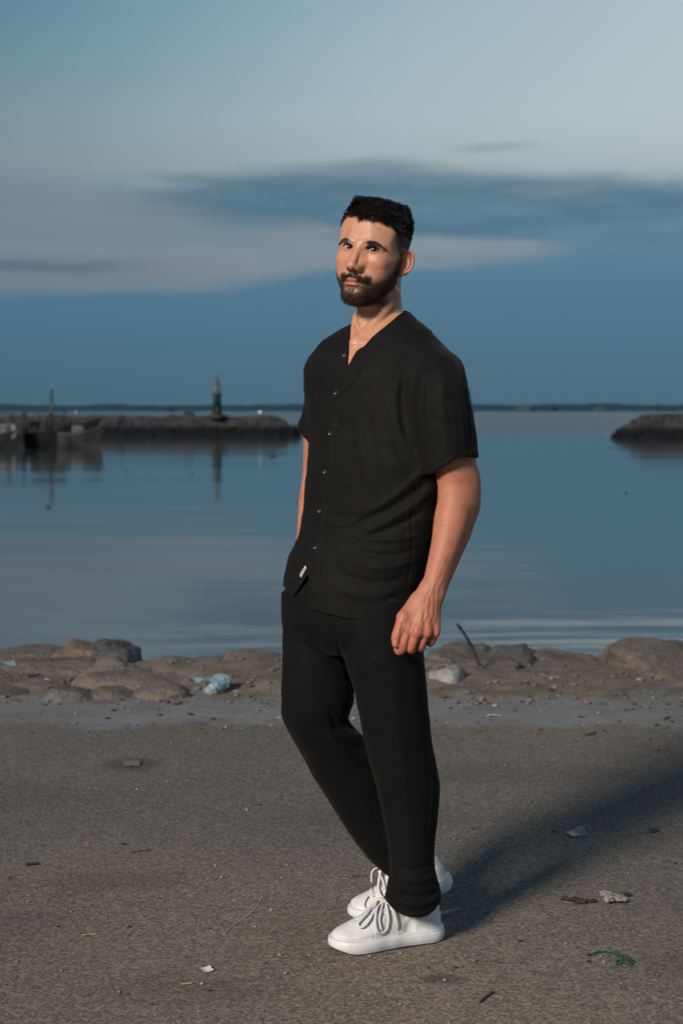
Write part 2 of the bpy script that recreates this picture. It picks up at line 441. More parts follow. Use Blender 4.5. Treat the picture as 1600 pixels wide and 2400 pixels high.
# loose rubble along the shore and grit on the asphalt (nobody could count it)
def scatter(name, n, area, size, mat, seed, sub=1, sink=.25, sq=.6, ydist=None):
    r = np.random.RandomState(seed); V0, F0 = ICO[sub]
    Vs = []; Fs = []
    for k in range(n):
        x = r.uniform(*area[0]); y = r.uniform(*area[1])
        if ydist: y = area[1][0] + (area[1][1] - area[1][0]) * r.rand() ** ydist
        s = size[0] + (size[1] - size[0]) * r.rand() ** 3
        J = V0 * (1 + (r.rand(len(V0), 1) - .5) * .55) * np.array([s * r.uniform(.7, 1.4), s * r.uniform(.7, 1.3), s * sq * r.uniform(.6, 1.2)])
        a = r.rand() * 6.28; ca, sa = math.cos(a), math.sin(a)
        J = np.stack([J[:, 0] * ca - J[:, 1] * sa, J[:, 0] * sa + J[:, 1] * ca, J[:, 2]], 1)
        J += np.array([x, y, float(ground_z(x, y)) + s * sq * (1 - sink)])
        Fs.append(F0 + len(V0) * k); Vs.append(J)
    o = mesh_obj(name, np.concatenate(Vs), np.concatenate(Fs), mat, smooth=False)
    return tag(o, kind='stuff')
m_grit = mottled('grit', (.06, .048, .040), (.19, .165, .14), 9.0, .9, 60, .4, .004)
m_grit2 = mottled('pale grit', (.12, .105, .09), (.34, .315, .28), 7.0, .9, 60, .4, .004)
m_dark = mottled('dark debris', (.012, .011, .010), (.06, .05, .042), 12.0, .9, 60, .4, .004)
o = scatter('rubble', 2600, ((-3.4, 3.4), (6.8, 8.1)), (.003, .017), m_grit, 3, 1, .3, .5, 1.3); tag(o, 'loose brown rubble between the shore boulders', 'rubble')
o = scatter('pale_rubble', 300, ((-3.2, 3.2), (6.2, 7.4)), (.003, .014), m_grit2, 5); tag(o, 'pale chips of stone and shell along the shore strip', 'stone chips')
o = scatter('dark_litter', 700, ((-3.2, 3.2), (6.15, 7.5)), (.003, .016), m_dark, 6, 1, .3, .35); tag(o, 'dark bits of litter and weed on the grey strip', 'litter')
o = scatter('gravel', 420, ((-2.0, 2.2), (3.0, 6.5)), (.0018, .0052), m_grit2, 7, 1, .2, .7); tag(o, 'small pale pebbles scattered over the asphalt', 'gravel')
o = scatter('dark_gravel', 420, ((-2.0, 2.2), (3.0, 6.5)), (.0018, .0065), m_dark, 8, 1, .3, .5); tag(o, 'small dark grit scattered over the asphalt', 'gravel')

# ------------------------------------------------------------------ breakwaters
m_bw, nt, b = material('armour stone', rough=.85, spec=.2)
co = wpos(nt); x_, y_, z_ = sep(nt, co)
cc = ramp(nt, noise(nt, co, .8, 5, .6), [(.35, (.014, .015, .018)), (.65, (.040, .040, .042))])
wet = (z_ + noise(nt, co, .7, 4, .6) * .7).step(WZ + 1.1, WZ + 1.75)
nt.links.new(mix(nt, wet, (.003, .004, .006, 1), cc), b.inputs['Base Color'])
add_bump(nt, b, noise(nt, co, 3, 5, .6), .5, .1)
stone_meshes = []
for k in range(7):
    V, Fc = rock_mesh(100 + k, (1, 1, 1), 2, 9, .12)
    me = bpy.data.meshes.new('stone'); me.from_pydata([tuple(v) for v in V], [], [tuple(int(i) for i in f) for f in Fc]); me.materials.append(m_bw); me.update()
    stone_meshes.append(me)
def breakwater(name, label, x0, x1, Y, top, seed, tip_left, tip_len):
    r = np.random.RandomState(seed)
    rt = empty(name, ((x0 + x1) / 2, Y, WZ)); tag(rt, label, 'breakwater')
    def prof(x):
        d = (x - x0) if tip_left else (x1 - x)
        return min(1.0, max(0.0, d / tip_len)) ** .8
    vs = []; n = 60
    for k in range(n):
        x = x0 + (x1 - x0) * k / (n - 1); hgt_ = (top - .14) * prof(x) * (1 + .03 * math.sin(k * 1.3))
        for (dy, fz) in ((-3.2, -.3), (-1.6, .55), (-.9, 1), (1.6, 1), (3.6, -.3)):
            vs.append((x, Y + 2.6 + dy * (.4 + .6 * prof(x)), WZ - .25 + (hgt_ + .25) * max(fz, 0) - (.3 if fz < 0 else 0)))
    fs = [(5 * k + j, 5 * k + 5 + j, 5 * k + 6 + j, 5 * k + 1 + j) for k in range(n - 1) for j in range(4)]
    mesh_obj('core', vs, fs, m_bw, rt, False)
    cnt = 0
    x = x0
    while x < x1:
        for row in range(4):
            if cnt >= 298: break
            p = prof(x)
            if p < .05 and row > 0: continue
            o = bpy.data.objects.new('stone', stone_meshes[r.randint(7)]); COL.objects.link(o); o.parent = rt
            s = r.uniform(.42, .56)
            fr = (row + .3 * r.rand()) / 3.0
            z = WZ + .0 + fr * (top - .62) * max(p, .12) + r.uniform(-.03, .03)
            y = Y + 2.6 - 2.3 * (.4 + .6 * p) + fr * 1.7 + r.uniform(-.2, .2)
            o.location = Vector((x + r.uniform(-.3, .3), y, z)) - rt.location
            o.rotation_euler = (r.rand() * 3, r.rand() * 3, r.rand() * 3); o.scale = (s * 1.15, s, s * .8)
            cnt += 1
        x += .72
    return rt
YB = (CAMH - WZ) * F / 62.0
breakwater('breakwater', 'long dark stone breakwater on the left carrying the green harbour light', XB(-60, YB), XB(706, YB), YB, CAMH - WZ - 13 / F * YB, 3, False, 3.0)
YR = (CAMH - WZ) * F / 67.0
breakwater('breakwater', 'dark stone breakwater end reaching in from the right edge', XB(1446, YR), XB(1660, YR), YR, CAMH - WZ - 8 / F * YR, 4, True, 3.6)

# ------------------------------------------------------------------ harbour lights
m_green, _, _ = material('green paint', (.004, .028, .019), .5)
m_white, _, _ = material('weathered white paint', (.13, .14, .16), .6)
m_redp, _, _ = material('dull red paint', (.06, .02, .022), .6)
m_black, _, _ = material('black metal', (.015, .017, .02), .5)
m_lglass, _, _ = material('lantern glass', (.10, .12, .13), .1, alpha=1.0) if False else material('lantern glass', (.10, .12, .13), .1)
def harbour_light(px, base_y, Y, s, mt, label):
    x = XB(px, Y); zb = CAMH - (base_y - HZ) / F * Y
    rt = empty('harbour_light', (x, Y, zb)); tag(rt, label, 'lighthouse')
    c = (x, Y, zb)
    P = lambda pr: lathe([(a * s, b_ * s) for a, b_ in pr], 24, c)
    mesh_obj('base', *P([(.0, -.3), (.95, -.3), (.95, .12), (.7, .16), (0, .16)]), m_bw, rt, False)
    mesh_obj('tower', *P([(0, .1), (.52, .1), (.45, 2.4), (.47, 2.45), (0, 2.45)]), mt, rt)
    mesh_obj('gallery', *P([(0, 2.36), (.55, 2.36), (.60, 2.42), (.60, 2.56), (0, 2.56)]), mt, rt, False)
    # railing, lantern, cupola, door
    v = []
    for k in range(10):
        a = k * .6283; v.append(tube([(x + .56 * s * math.cos(a), Y + .56 * s * math.sin(a), zb + 2.5 * s), (x + .56 * s * math.cos(a), Y + .56 * s * math.sin(a), zb + 3.3 * s)], .024 * s, 5))
    for z in (2.9, 3.3):
        v.append(tube([(x + .56 * s * math.cos(a), Y + .56 * s * math.sin(a), zb + z * s) for a in np.linspace(0, 6.283, 25)], .024 * s, 5))
    mesh_obj('railing', *merge(v), m_white, rt)
    ln = mesh_obj('lantern', *P([(0, 2.5), (.27, 2.5), (.27, 3.62), (0, 3.62)]), m_white, rt)
    mesh_obj('pane', *P([(.275, 2.95), (.285, 2.96), (.285, 3.5), (.275, 3.52)]), m_lglass, ln)
    mesh_obj('cupola', *P([(0, 3.6), (.34, 3.6), (.30, 3.72), (.20, 4.0), (.17, 4.3), (.09, 4.45), (.05, 4.9), (0, 4.95)]), m_black, rt)
    v, f = box(x - .16 * s, x + .16 * s, Y - .53 * s, Y - .44 * s, zb + .2 * s, zb + .95 * s)
    mesh_obj('door', v, f, m_black, rt, False)
harbour_light(509, 974, YB + 1.2, 1.0, m_green, 'green harbour light tower with a pale lantern on the left breakwater')
harbour_light(1098, 966, 420, 1.35, m_redp, 'small reddish harbour light half hidden behind the black sleeve')
def lamp(px, py, Y, r_, colr, st, label, zb):
    m, nt, b = material('lit lamp', colr, .5)
    b.inputs['Emission Color'].default_value = (*colr, 1); b.inputs['Emission Strength'].default_value = st
    p = W(px, py, Y); rt = empty('harbour_lamp', (p[0], Y, zb)); tag(rt, label, 'lamp')
    mesh_obj('lamp_head', *lathe([(0, -r_), (r_ * .7, -r_ * .7), (r_, 0), (r_ * .7, r_ * .7), (0, r_)], 12, tuple(p)), m, rt)
    mesh_obj('post', *tube([(p[0], Y, zb), (p[0], Y, p[2] - r_)], r_ * .4, 6), m_black, rt)
lamp(609, 966, YB + 2.2, .055, (1.0, .97, .85), 5, 'small lit white lamp on the left breakwater, right of the green tower', WZ + 1.8)
lamp(178, 966, YB + 2.2, .055, (1.0, .30, .18), 3, 'tiny red lamp glowing above the moored boats', WZ + 1.8)
# dark shed on the breakwater left of the tower
p = W(443, 978, YB + 2)
rt = empty('hut', tuple(p)); tag(rt, 'low dark hut on the left breakwater, left of the green tower', 'hut')
v, f = box(p[0] - .55, p[0] + .55, YB + 1.4, YB + 2.6, p[2] - .4, p[2] + .42); mesh_obj('wall', v, f, m_black, rt, False)
vs = [(p[0] - .75, YB + 1.3, p[2] + .42), (p[0] + .7, YB + 1.3, p[2] + .42), (p[0] + .7, YB + 2.7, p[2] + .42), (p[0] - .75, YB + 2.7, p[2] + .42),
      (p[0] - .45, YB + 1.5, p[2] + .62), (p[0] + .4, YB + 1.5, p[2] + .62), (p[0] + .4, YB + 2.5, p[2] + .62), (p[0] - .45, YB + 2.5, p[2] + .62)]
mesh_obj('roof', vs, [(0, 3, 2, 1), (4, 5, 6, 7), (0, 1, 5, 4), (1, 2, 6, 5), (2, 3, 7, 6), (3, 0, 4, 7)], m_black, rt, False)

# ------------------------------------------------------------------ moored boats
YM = (CAMH - WZ) * F / 90.0
m_hull = [mottled('weathered hull %d' % k, c1, c2, 1.2, .7, 8, .3, .02) for k, (c1, c2) in enumerate([((.014, .015, .016), (.050, .050, .050)), ((.006, .007, .008), (.016, .016, .017)), ((.010, .014, .018), (.025, .03, .035))])]
m_pale = mottled('grey white boat paint', (.05, .052, .055), (.17, .175, .18), 1.5, .7, 8, .2, .02)
def boat(px0, px1, Y, h_, mi, label, cabin=None, canopy=None, mast=None, bow_right=True, pale=True):
    """seen nearly side on, bow to the right"""
    x0, x1 = XB(px0, Y), XB(px1, Y); L = x1 - x0
    rt = empty('fishing_boat', ((x0 + x1) / 2, Y, WZ)); tag(rt, label, 'boat', 'fishing boats moored at the left')
    n = 16; vs = []; fs = []
    sec = [(-1, 1.0), (-.92, .55), (-.6, .12), (0, -.12), (.6, .12), (.92, .55), (1, 1.0)]
    for k in range(n + 1):
        t = k / n; x = x0 + L * (t * .9)
        wd = .75 * (min(1, (1 - t) * 2.4 + .02) ** .7) * (.82 + .18 * min(1, t * 4))
        sh = h_ * (.72 + .55 * t ** 2.4 + .12 * (1 - t) ** 3)
        for (u, z) in sec:
            vs.append((x + L * .1 * t ** 2 * max(z, 0) , Y + u * wd * (.55 + .45 * max(z, 0)), WZ + z * sh - (.05 if z < 0 else 0)))
    m = len(sec)
    for k in range(n):
        for j in range(m - 1): fs.append((k * m + j, (k + 1) * m + j, (k + 1) * m + j + 1, k * m + j + 1))
        fs.append((k * m + m - 1, (k + 1) * m + m - 1, (k + 1) * m, k * m))
    fs.append(tuple(range(m - 1, -1, -1)))
    mesh_obj('hull', vs, fs, m_hull[mi], rt, False)
    # rub rail along the sheer
    mesh_obj('rail', *tube([vs[k * m] for k in range(n + 1)], .035, 5), m_pale if pale else m_hull[mi], rt)
    if cabin:
        a, b_, z0, z1 = cabin; xa, xb = XB(a, Y), XB(b_, Y)
        v, f = box(xa, xb, Y - .42, Y + .42, WZ + z0, WZ + z1); cb = mesh_obj('cabin', v, f, m_pale if pale else m_hull[1], rt, False)
        w = (xb - xa) / 3
        for q in range(2):
            v, f = box(xa + w * (.55 + q * 1.2), xa + w * (1.25 + q * 1.2), Y - .44, Y - .40, WZ + z0 + (z1 - z0) * .5, WZ + z1 - .12); mesh_obj('window', v, f, m_black, cb, False)
    if canopy:
        a, b_, z = canopy; xa, xb = XB(a, Y), XB(b_, Y)
        v, f = box(xa, xb, Y - .6, Y + .6, WZ + z, WZ + z + .09); mesh_obj('canopy', v, f, m_hull[0], rt, False)
        for xx in np.linspace(xa + .1, xb - .1, 4):
            for yy in (-.5, .5): mesh_obj('post', *tube([(xx, Y + yy, WZ + h_ * .6), (xx, Y + yy, WZ + z)], .03, 5), m_black, rt)
    if mast:
        a, z = mast; xa = XB(a, Y)
        mm = mesh_obj('mast', *tube([(xa - .08, Y, WZ + .3), (xa + .04, Y, WZ + z)], [.10, .085], 8), m_black, rt)
        mesh_obj('rope', *merge([tube([(xa + .03, Y, WZ + z - .15), (xa + .55, Y, WZ + h_ + .5)], .028, 4), tube([(xa + .03, Y, WZ + z - .15), (xa - 1.1, Y, WZ + h_ + .4)], .028, 4)]), m_black, mm)
Yb = YM
boat(-60, 64, Yb, 1.4, 2, 'grey-blue moored boat at the very left edge with a pale bow', (-20, 40, .8, 1.9), (-40, 60, 2.75), None)
boat(58, 168, Yb + 1.6, 1.5, 1, 'black moored boat in the middle with the tall mast and flat canopy', (75, 112, .9, 2.1), (55, 154, 2.85), (121, 4.75), pale=False)
boat(138, 245, Yb + .2, 1.45, 0, 'rightmost moored boat with a raked grey bow', (172, 196, .9, 1.75), None, None)
boat(95, 236, Yb + 7, 1.9, 1, 'dark boat moored behind the rightmost one with its bow sticking up', (110, 150, 1.5, 2.6), None, None, pale=False)
# fish crates and nets heaped on the decks read as clutter
r = np.random.RandomState(9)
for k, (px, z, w, hh_) in enumerate([(20, 2.2, .5, .3), (72, 1.15, .55, .35), (96, 2.15, .4, .28), (178, 1.0, .5, .34), (205, 1.0, .35, .3), (128, 1.25, .45, .3), (45, 1.1, .5, .4)]):
    x = XB(px, Yb); v, f = box(x - w / 2, x + w / 2, Yb - .3 + (1.6 if 58 < px < 140 else 0), Yb + .25 + (1.6 if 58 < px < 140 else 0), WZ + z, WZ + z + hh_)
    names = ['on the canopy of the leftmost boat', 'at the stern of the black middle boat', 'under the canopy of the black middle boat', 'behind the cabin of the rightmost boat', 'in the bow of the rightmost boat', 'beside the tall mast', 'in the bow of the leftmost boat']
    o = mesh_obj('crate', v, f, m_pale if k in (1, 4) else m_hull[0], None, False); tag(o, 'small fish crate ' + names[k], 'crate', 'crates on the moored boats')
# things afloat
for (px, py, w, lab) in [(637, 1071, 15, 'dark lump floating on the water left of the short sleeve'), (113, 1189, 12, 'small dark lump floating below the boats at the left'),
                         (296, 1105, 5, 'tiny dark speck floating right of the boats'), (451, 1110, 6, 'tiny speck floating left of the tower reflection'),
                         (1431, 1051, 6, 'tiny speck floating in front of the right breakwater'), (1466, 1156, 7, 'faint speck afloat on the right part of the water')]:
    Y = water_Y(py); V, Fc = rock_mesh(int(px), (w / F * Y * .6, w / F * Y * .6, w / F * Y * .28), 2, 8, .15)
    o = mesh_obj('buoy' if py < 1100 and w > 10 else 'float', V, Fc, m_black); o.location = ((px - 800) / F * Y, Y, WZ + .02); tag(o, lab, 'float')

# ------------------------------------------------------------------ litter
def G(px, py, dz=0.0):
    """point on the ground seen at px, py"""
    Y = CAMH * F / (py - HZ)
    for _ in range(8):
        z = float(ground_z((px - 800) / F * Y, Y)) + dz; Y = (CAMH - z) * F / (py - HZ)
    return Vector(((px - 800) / F * Y, Y, z))
m_film, nt, b = material('clear crumpled plastic', (.24, .33, .38), .28, spec=.6, Transmission_Weight=.35)
add_bump(nt, b, noise(nt, wpos(nt), 60, 4, .6), .5, .01)
m_film2, nt, b = material('crumpled wrapper', (.16, .165, .18), .3, spec=.6)
add_bump(nt, b, noise(nt, wpos(nt), 90, 3, .6), .6, .006)
m_cap, _, _ = material('white plastic', (.6, .62, .64), .4)
# crushed plastic bottle with a loose wrapping, wedged between the rocks
def crushed(c, ax, L, R0, seed):
    V, Fc = ICO[5]; V = V.copy(); ax = Vector(ax).normalized(); s = ax.cross(Vector((0, 0, 1))).normalized(); u = s.cross(ax); out = []
    for v in V:
        q = Vector((math.copysign(abs(v[0]) ** .6, v[0]), v[1], v[2])); n_ = mnoise.ridged_multi_fractal(Vector((q.x * 1.5, q.y * 1.3, q.z * 1.3)) + Vector((seed, 0, 0)), 1.0, 2.2, 3, 1.0, 2.0)
        f_ = 1 - .30 * min(max(n_ - .7, 0), 1.2) + .05 * math.sin(q.x * 22 + 2 * q.y)
        out.append(tuple(Vector(c) + ax * q.x * L + (s * q.y + u * q.z * .8) * R0 * f_ * (1 - .25 * max(-q.x, 0))))
    return out, Fc
pa = W(476, 1628, 6.98); pb = W(540, 1585, 7.10); mid = (np.array(pa) + np.array(pb)) / 2
rt = empty('crushed_bottle', tuple(mid)); tag(rt, 'crushed pale blue plastic bottle wedged between the left boulders', 'bottle')
mesh_obj('bottle_body', *crushed(mid, Vector(pb) - Vector(pa), .072, .052, 3.0), m_film, rt)
c2 = W(556, 1622, 7.05); mesh_obj('bottle_base', *crushed(c2, (1, .2, -.3), .020, .012, 9.0), m_film2, rt)
def crumple(name, V0, size, seed, mat, loc, rot=0.0, amp=.5, label='', cat='litter', flat=.35):
    """a folded scrap of film: a grid thrown into sharp creases, two layers"""
    r = np.random.RandomState(seed); n = 16
    u, v = np.meshgrid(np.linspace(-1, 1, n), np.linspace(-1, 1, n))
    z = np.zeros_like(u)
    for _ in range(9):
        a = r.rand() * 6.28; c_ = r.uniform(-.8, .8); z += np.abs(u * math.cos(a) + v * math.sin(a) - c_) * r.uniform(-.35, .35)
    z -= z.min(); z = z / max(z.max(), 1e-6)
    rr = 1 - .25 * r.rand(n, n) * (np.maximum(abs(u), abs(v)) > .85)
    P = np.stack([u * rr * size[0], v * rr * size[1], z * size[2]], -1).reshape(-1, 3)
    ca, sa = math.cos(rot), math.sin(rot)
    P = np.stack([P[:, 0] * ca - P[:, 1] * sa, P[:, 0] * sa + P[:, 1] * ca, P[:, 2]], 1)
    P2 = P + np.array([0, 0, .0012]); f = []
    for i in range(n - 1):
        for j in range(n - 1):
            a = i * n + j; f.append((a, a + 1, a + n + 1, a + n)); a += n * n; f.append((a, a + n, a + n + 1, a + 1))
    bd = [j for j in range(n)] + [i * n + n - 1 for i in range(1, n)] + [(n - 1) * n + j for j in range(n - 2, -1, -1)] + [i * n for i in range(n - 2, 0, -1)]
    for a, b_ in zip(bd, bd[1:] + bd[:1]): f.append((a, a + n * n, b_ + n * n, b_))
    o = mesh_obj(name, np.concatenate([P, P2]), f, mat, None, False); o.location = Vector(loc) + Vector((0, 0, .002)); tag(o, label, cat)
    return o
crumple('plastic_scrap', None, (.030, .05, .03), 3, m_film, W(464, 1604, 7.0), .6, label='torn pale plastic scrap left of the crushed bottle', cat='litter')
crumple('plastic_scrap', None, (.03, .04, .02), 5, m_film, W(20, 1560, 7.35), .6, label='pale blue plastic scrap on the far left rocks', cat='litter')
crumple('wrapper', None, (.030, .030, .018), 11, m_film2, G(1351, 1957), .3, label='crumpled clear wrapper lying in the shadow on the asphalt', cat='wrapper')
crumple('paper_scrap', None, (.028, .012, .008), 12, m_cap, G(1156, 1680), 0, label='small white paper scrap on the grey strip right of the legs', cat='paper')
crumple('paper_flake', None, (.012, .014, .005), 14, m_cap, G(486, 2276), .5, label='small torn white paper flake low on the left asphalt', cat='paper')
def wire(name, pts, rad, mat, label, cat, seed=0, jit=0.0, n=5, top=True, sub=6):
    r = np.random.RandomState(seed); P = [G(*p[:2], dz=(p[2] if len(p) > 2 else rad)) for p in pts]
    out = []
    for i in range(len(P) - 1):
        p0, p1, p2, p3 = P[max(i - 1, 0)], P[i], P[i + 1], P[min(i + 2, len(P) - 1)]
        for k in range(sub):
            t = k / sub
            q = .5 * ((2 * p1) + (p2 - p0) * t + (2 * p0 - 5 * p1 + 4 * p2 - p3) * t * t + (3 * p1 - p0 - 3 * p2 + p3) * t ** 3)
            out.append(q + Vector((r.normal() * jit, r.normal() * jit, abs(r.normal()) * jit * .5)))
    out.append(P[-1]); o = mesh_obj(name, *tube(out, rad, n), mat)
    if top: tag(o, label, cat)
    return o
m_net = mottled('green net cord', (.01, .05, .032), (.02, .10, .062), 40, .8, 200, .5, .002)
m_twig = mottled('dry twig', (.05, .032, .02), (.13, .085, .05), 40, .9, 200, .5, .002)
m_straw, _, _ = material('dry straw', (.42, .26, .12), .8)
m_wire, _, _ = material('grey wire', (.09, .08, .07), .6)
m_thread, _, _ = material('white thread', (.5, .48, .45), .8)
rt = empty('net_scrap', tuple(G(1430, 2235))); tag(rt, 'tangled scrap of green fishing net cord on the right asphalt', 'net')
for k, pts in enumerate([[(1382, 2237), (1400, 2232), (1425, 2233), (1452, 2238), (1475, 2247), (1482, 2258)], [(1375, 2240), (1392, 2236), (1410, 2230), (1436, 2236), (1462, 2246), (1478, 2262)],
                         [(1440, 2255), (1455, 2250), (1470, 2253), (1481, 2252), (1476, 2262), (1458, 2258), (1441, 2262)], [(1446, 2243), (1460, 2248), (1452, 2260), (1444, 2258)]]):
    o = wire('cord', pts, .0015, m_net, '', '', k, .0022, 4, False, 8); o.parent = rt; o.matrix_parent_inverse = Matrix.Translation(-rt.location)
wire('wire_piece', [(1110, 2256), (1122, 2250), (1135, 2253), (1150, 2252), (1165, 2250), (1185, 2253), (1218, 2258)], .0014, m_wire, 'thin bent grey wire on the asphalt right of the front shoe', 'wire', 2, .001)
wire('twig', [(1122, 2350), (1132, 2340), (1145, 2331), (1153, 2325)], .0032, m_twig, 'short dark twig at the bottom right of the asphalt', 'twig', 3, .001)
wire('twig', [(404, 2042), (414, 2044), (427, 2047)], .0028, m_twig, 'tiny dark twig on the asphalt left of the legs', 'twig', 4, .0005)
wire('twig', [(307, 1998), (320, 1996), (338, 1993), (352, 1990)], .0016, m_twig, 'thin reddish twig lying left on the asphalt, farther up', 'twig', 5, .0008)
wire('twig', [(825, 2054), (838, 2053), (857, 2052)], .002, m_twig, 'small dark twig just left of the rear shoe', 'twig', 6, .0005)
wire('straw', [(192, 2192), (205, 2190), (228, 2187)], .0014, m_straw, 'pale dry straw on the left asphalt', 'straw', 7)
wire('straw', [(424, 2306), (436, 2305), (451, 2304)], .0014, m_straw, 'pale dry straw near the bottom edge', 'straw', 8)
wire('thread', [(524, 2190), (545, 2170), (560, 2160), (580, 2148), (598, 2128), (610, 2110), (616, 2102)], .0011, m_thread, 'thin white thread lying curled on the asphalt left of the shoes', 'thread', 9, .0008)
# black scraps right of the shoes
rt = empty('charred_scrap', tuple(G(1352, 2111))); tag(rt, 'ragged black strip of rubbish on the asphalt right of the shoes', 'litter')
for k, pts in enumerate([[(1318, 2104), (1330, 2106), (1345, 2110), (1360, 2114), (1378, 2112), (1392, 2112)], [(1324, 2108), (1336, 2108), (1350, 2106), (1368, 2110)], [(1345, 2114), (1356, 2117), (1370, 2115)]]):
    o = wire('strip', pts, .0052 - .001 * k, m_dark, '', '', 20 + k, .002, 5, False); o.parent = rt; o.matrix_parent_inverse = Matrix.Translation(-rt.location)
m_ash = mottled('black and white scrap', (.02, .02, .02), (.38, .36, .34), 90, .8, 90, .6, .004)
crumple('torn_scrap', None, (.034, .034, .022), 31, m_ash, G(1436, 2112), .2, label='black and white torn scrap beside the ragged black strip', cat='litter')
crumple('leaf', None, (.012, .012, .006), 32, m_dark, G(1467, 2100), .2, label='small dark dry leaf right of the torn scrap', cat='leaf')
crumple('leaf', None, (.022, .012, .008), 33, m_dark, G(1530, 1950), .9, label='dark curled leaf at the right edge in the shadow', cat='leaf')
crumple('leaf', None, (.017, .014, .004), 34, m_dark, G(76, 2027), .1, label='flat black leaf at the left edge of the asphalt', cat='leaf')
crumple('flat_rag', None, (.035, .045, .006), 35, m_grit, G(308, 1792), .1, label='flattened brown rag on the asphalt at the left', cat='rag')
# the larger loose pebbles one can point at
m_peb = mottled('pebble', (.16, .11, .07), (.34, .27, .2), 60, .8, 200, .4, .002)
PB = [(656, 2240, 8, 'tan pebble left of the front shoe toe'), (867, 2243, 7, 'grey pebble touching the front sole'), (938, 2235, 6, 'brown pebble under the middle of the front sole'),
      (598, 2172, 5, 'brown pebble beside the white thread'), (635, 2134, 5, 'dark pebble right of the white thread'), (505, 2030, 5, 'pale pebble in the middle of the left asphalt'),
      (672, 2030, 5, 'dark pebble left of the rear shoe'), (1041, 2298, 6, 'grey pebble lying on the dark damp spot'), (66, 2114, 5, 'pale pebble at the left edge of the asphalt'),
      (990, 2300, 5, 'small pebble below the front shoe'), (1325, 2213, 6, 'brown pebble left of the green net'), (1414, 2256, 6, 'white pebble by the green net'), (1408, 2244, 7, 'dark brown pebble inside the green net loop'),
      (466, 2374, 6, 'pale pebble near the bottom edge left of centre'), (725, 2240, 5, 'whitish pebble close to the front shoe toe'), (1454, 2305, 5, 'pale pebble under the green net')]
for k, (px, py, w, lab) in enumerate(PB):
    g_ = G(px, py); s = w / F * g_.y
    V, Fc = rock_mesh(200 + k, (s * .75, s * .6, s * .5), 2, 8, .1)
    o = mesh_obj('pebble', V, Fc, m_peb if k % 3 else m_grit2); o.location = g_ + Vector((0, 0, s * .3)); tag(o, lab, 'pebble')
# curved driftwood stick planted in the rocks
P = [W(1128, 1572, 7.62), W(1115, 1540, 7.6), W(1100, 1507, 7.58), W(1085, 1482, 7.55), W(1071, 1463, 7.52)]
out = []
for i in range(4):
    p0, p1, p2, p3 = [Vector(P[j]) for j in (max(i - 1, 0), i, i + 1, min(i + 2, 4))]
    for k in range(6):
        t = k / 6; out.append(.5 * ((2 * p1) + (p2 - p0) * t + (2 * p0 - 5 * p1 + 4 * p2 - p3) * t * t + (3 * p1 - p0 - 3 * p2 + p3) * t ** 3))
out.append(Vector(P[4]))
o = mesh_obj('driftwood_stick', *tube(out, [.0085 - .0022 * abs(math.sin(k * .9)) for k in range(len(out))], 8), m_dark); tag(o, 'curved dark stick standing up between the right shore rocks', 'stick')
HRES = 1.25; ARES = .0016; CRES = .0028; SRES = .0015   # voxel sizes: head (mm), arm, clothes, shoes (m)
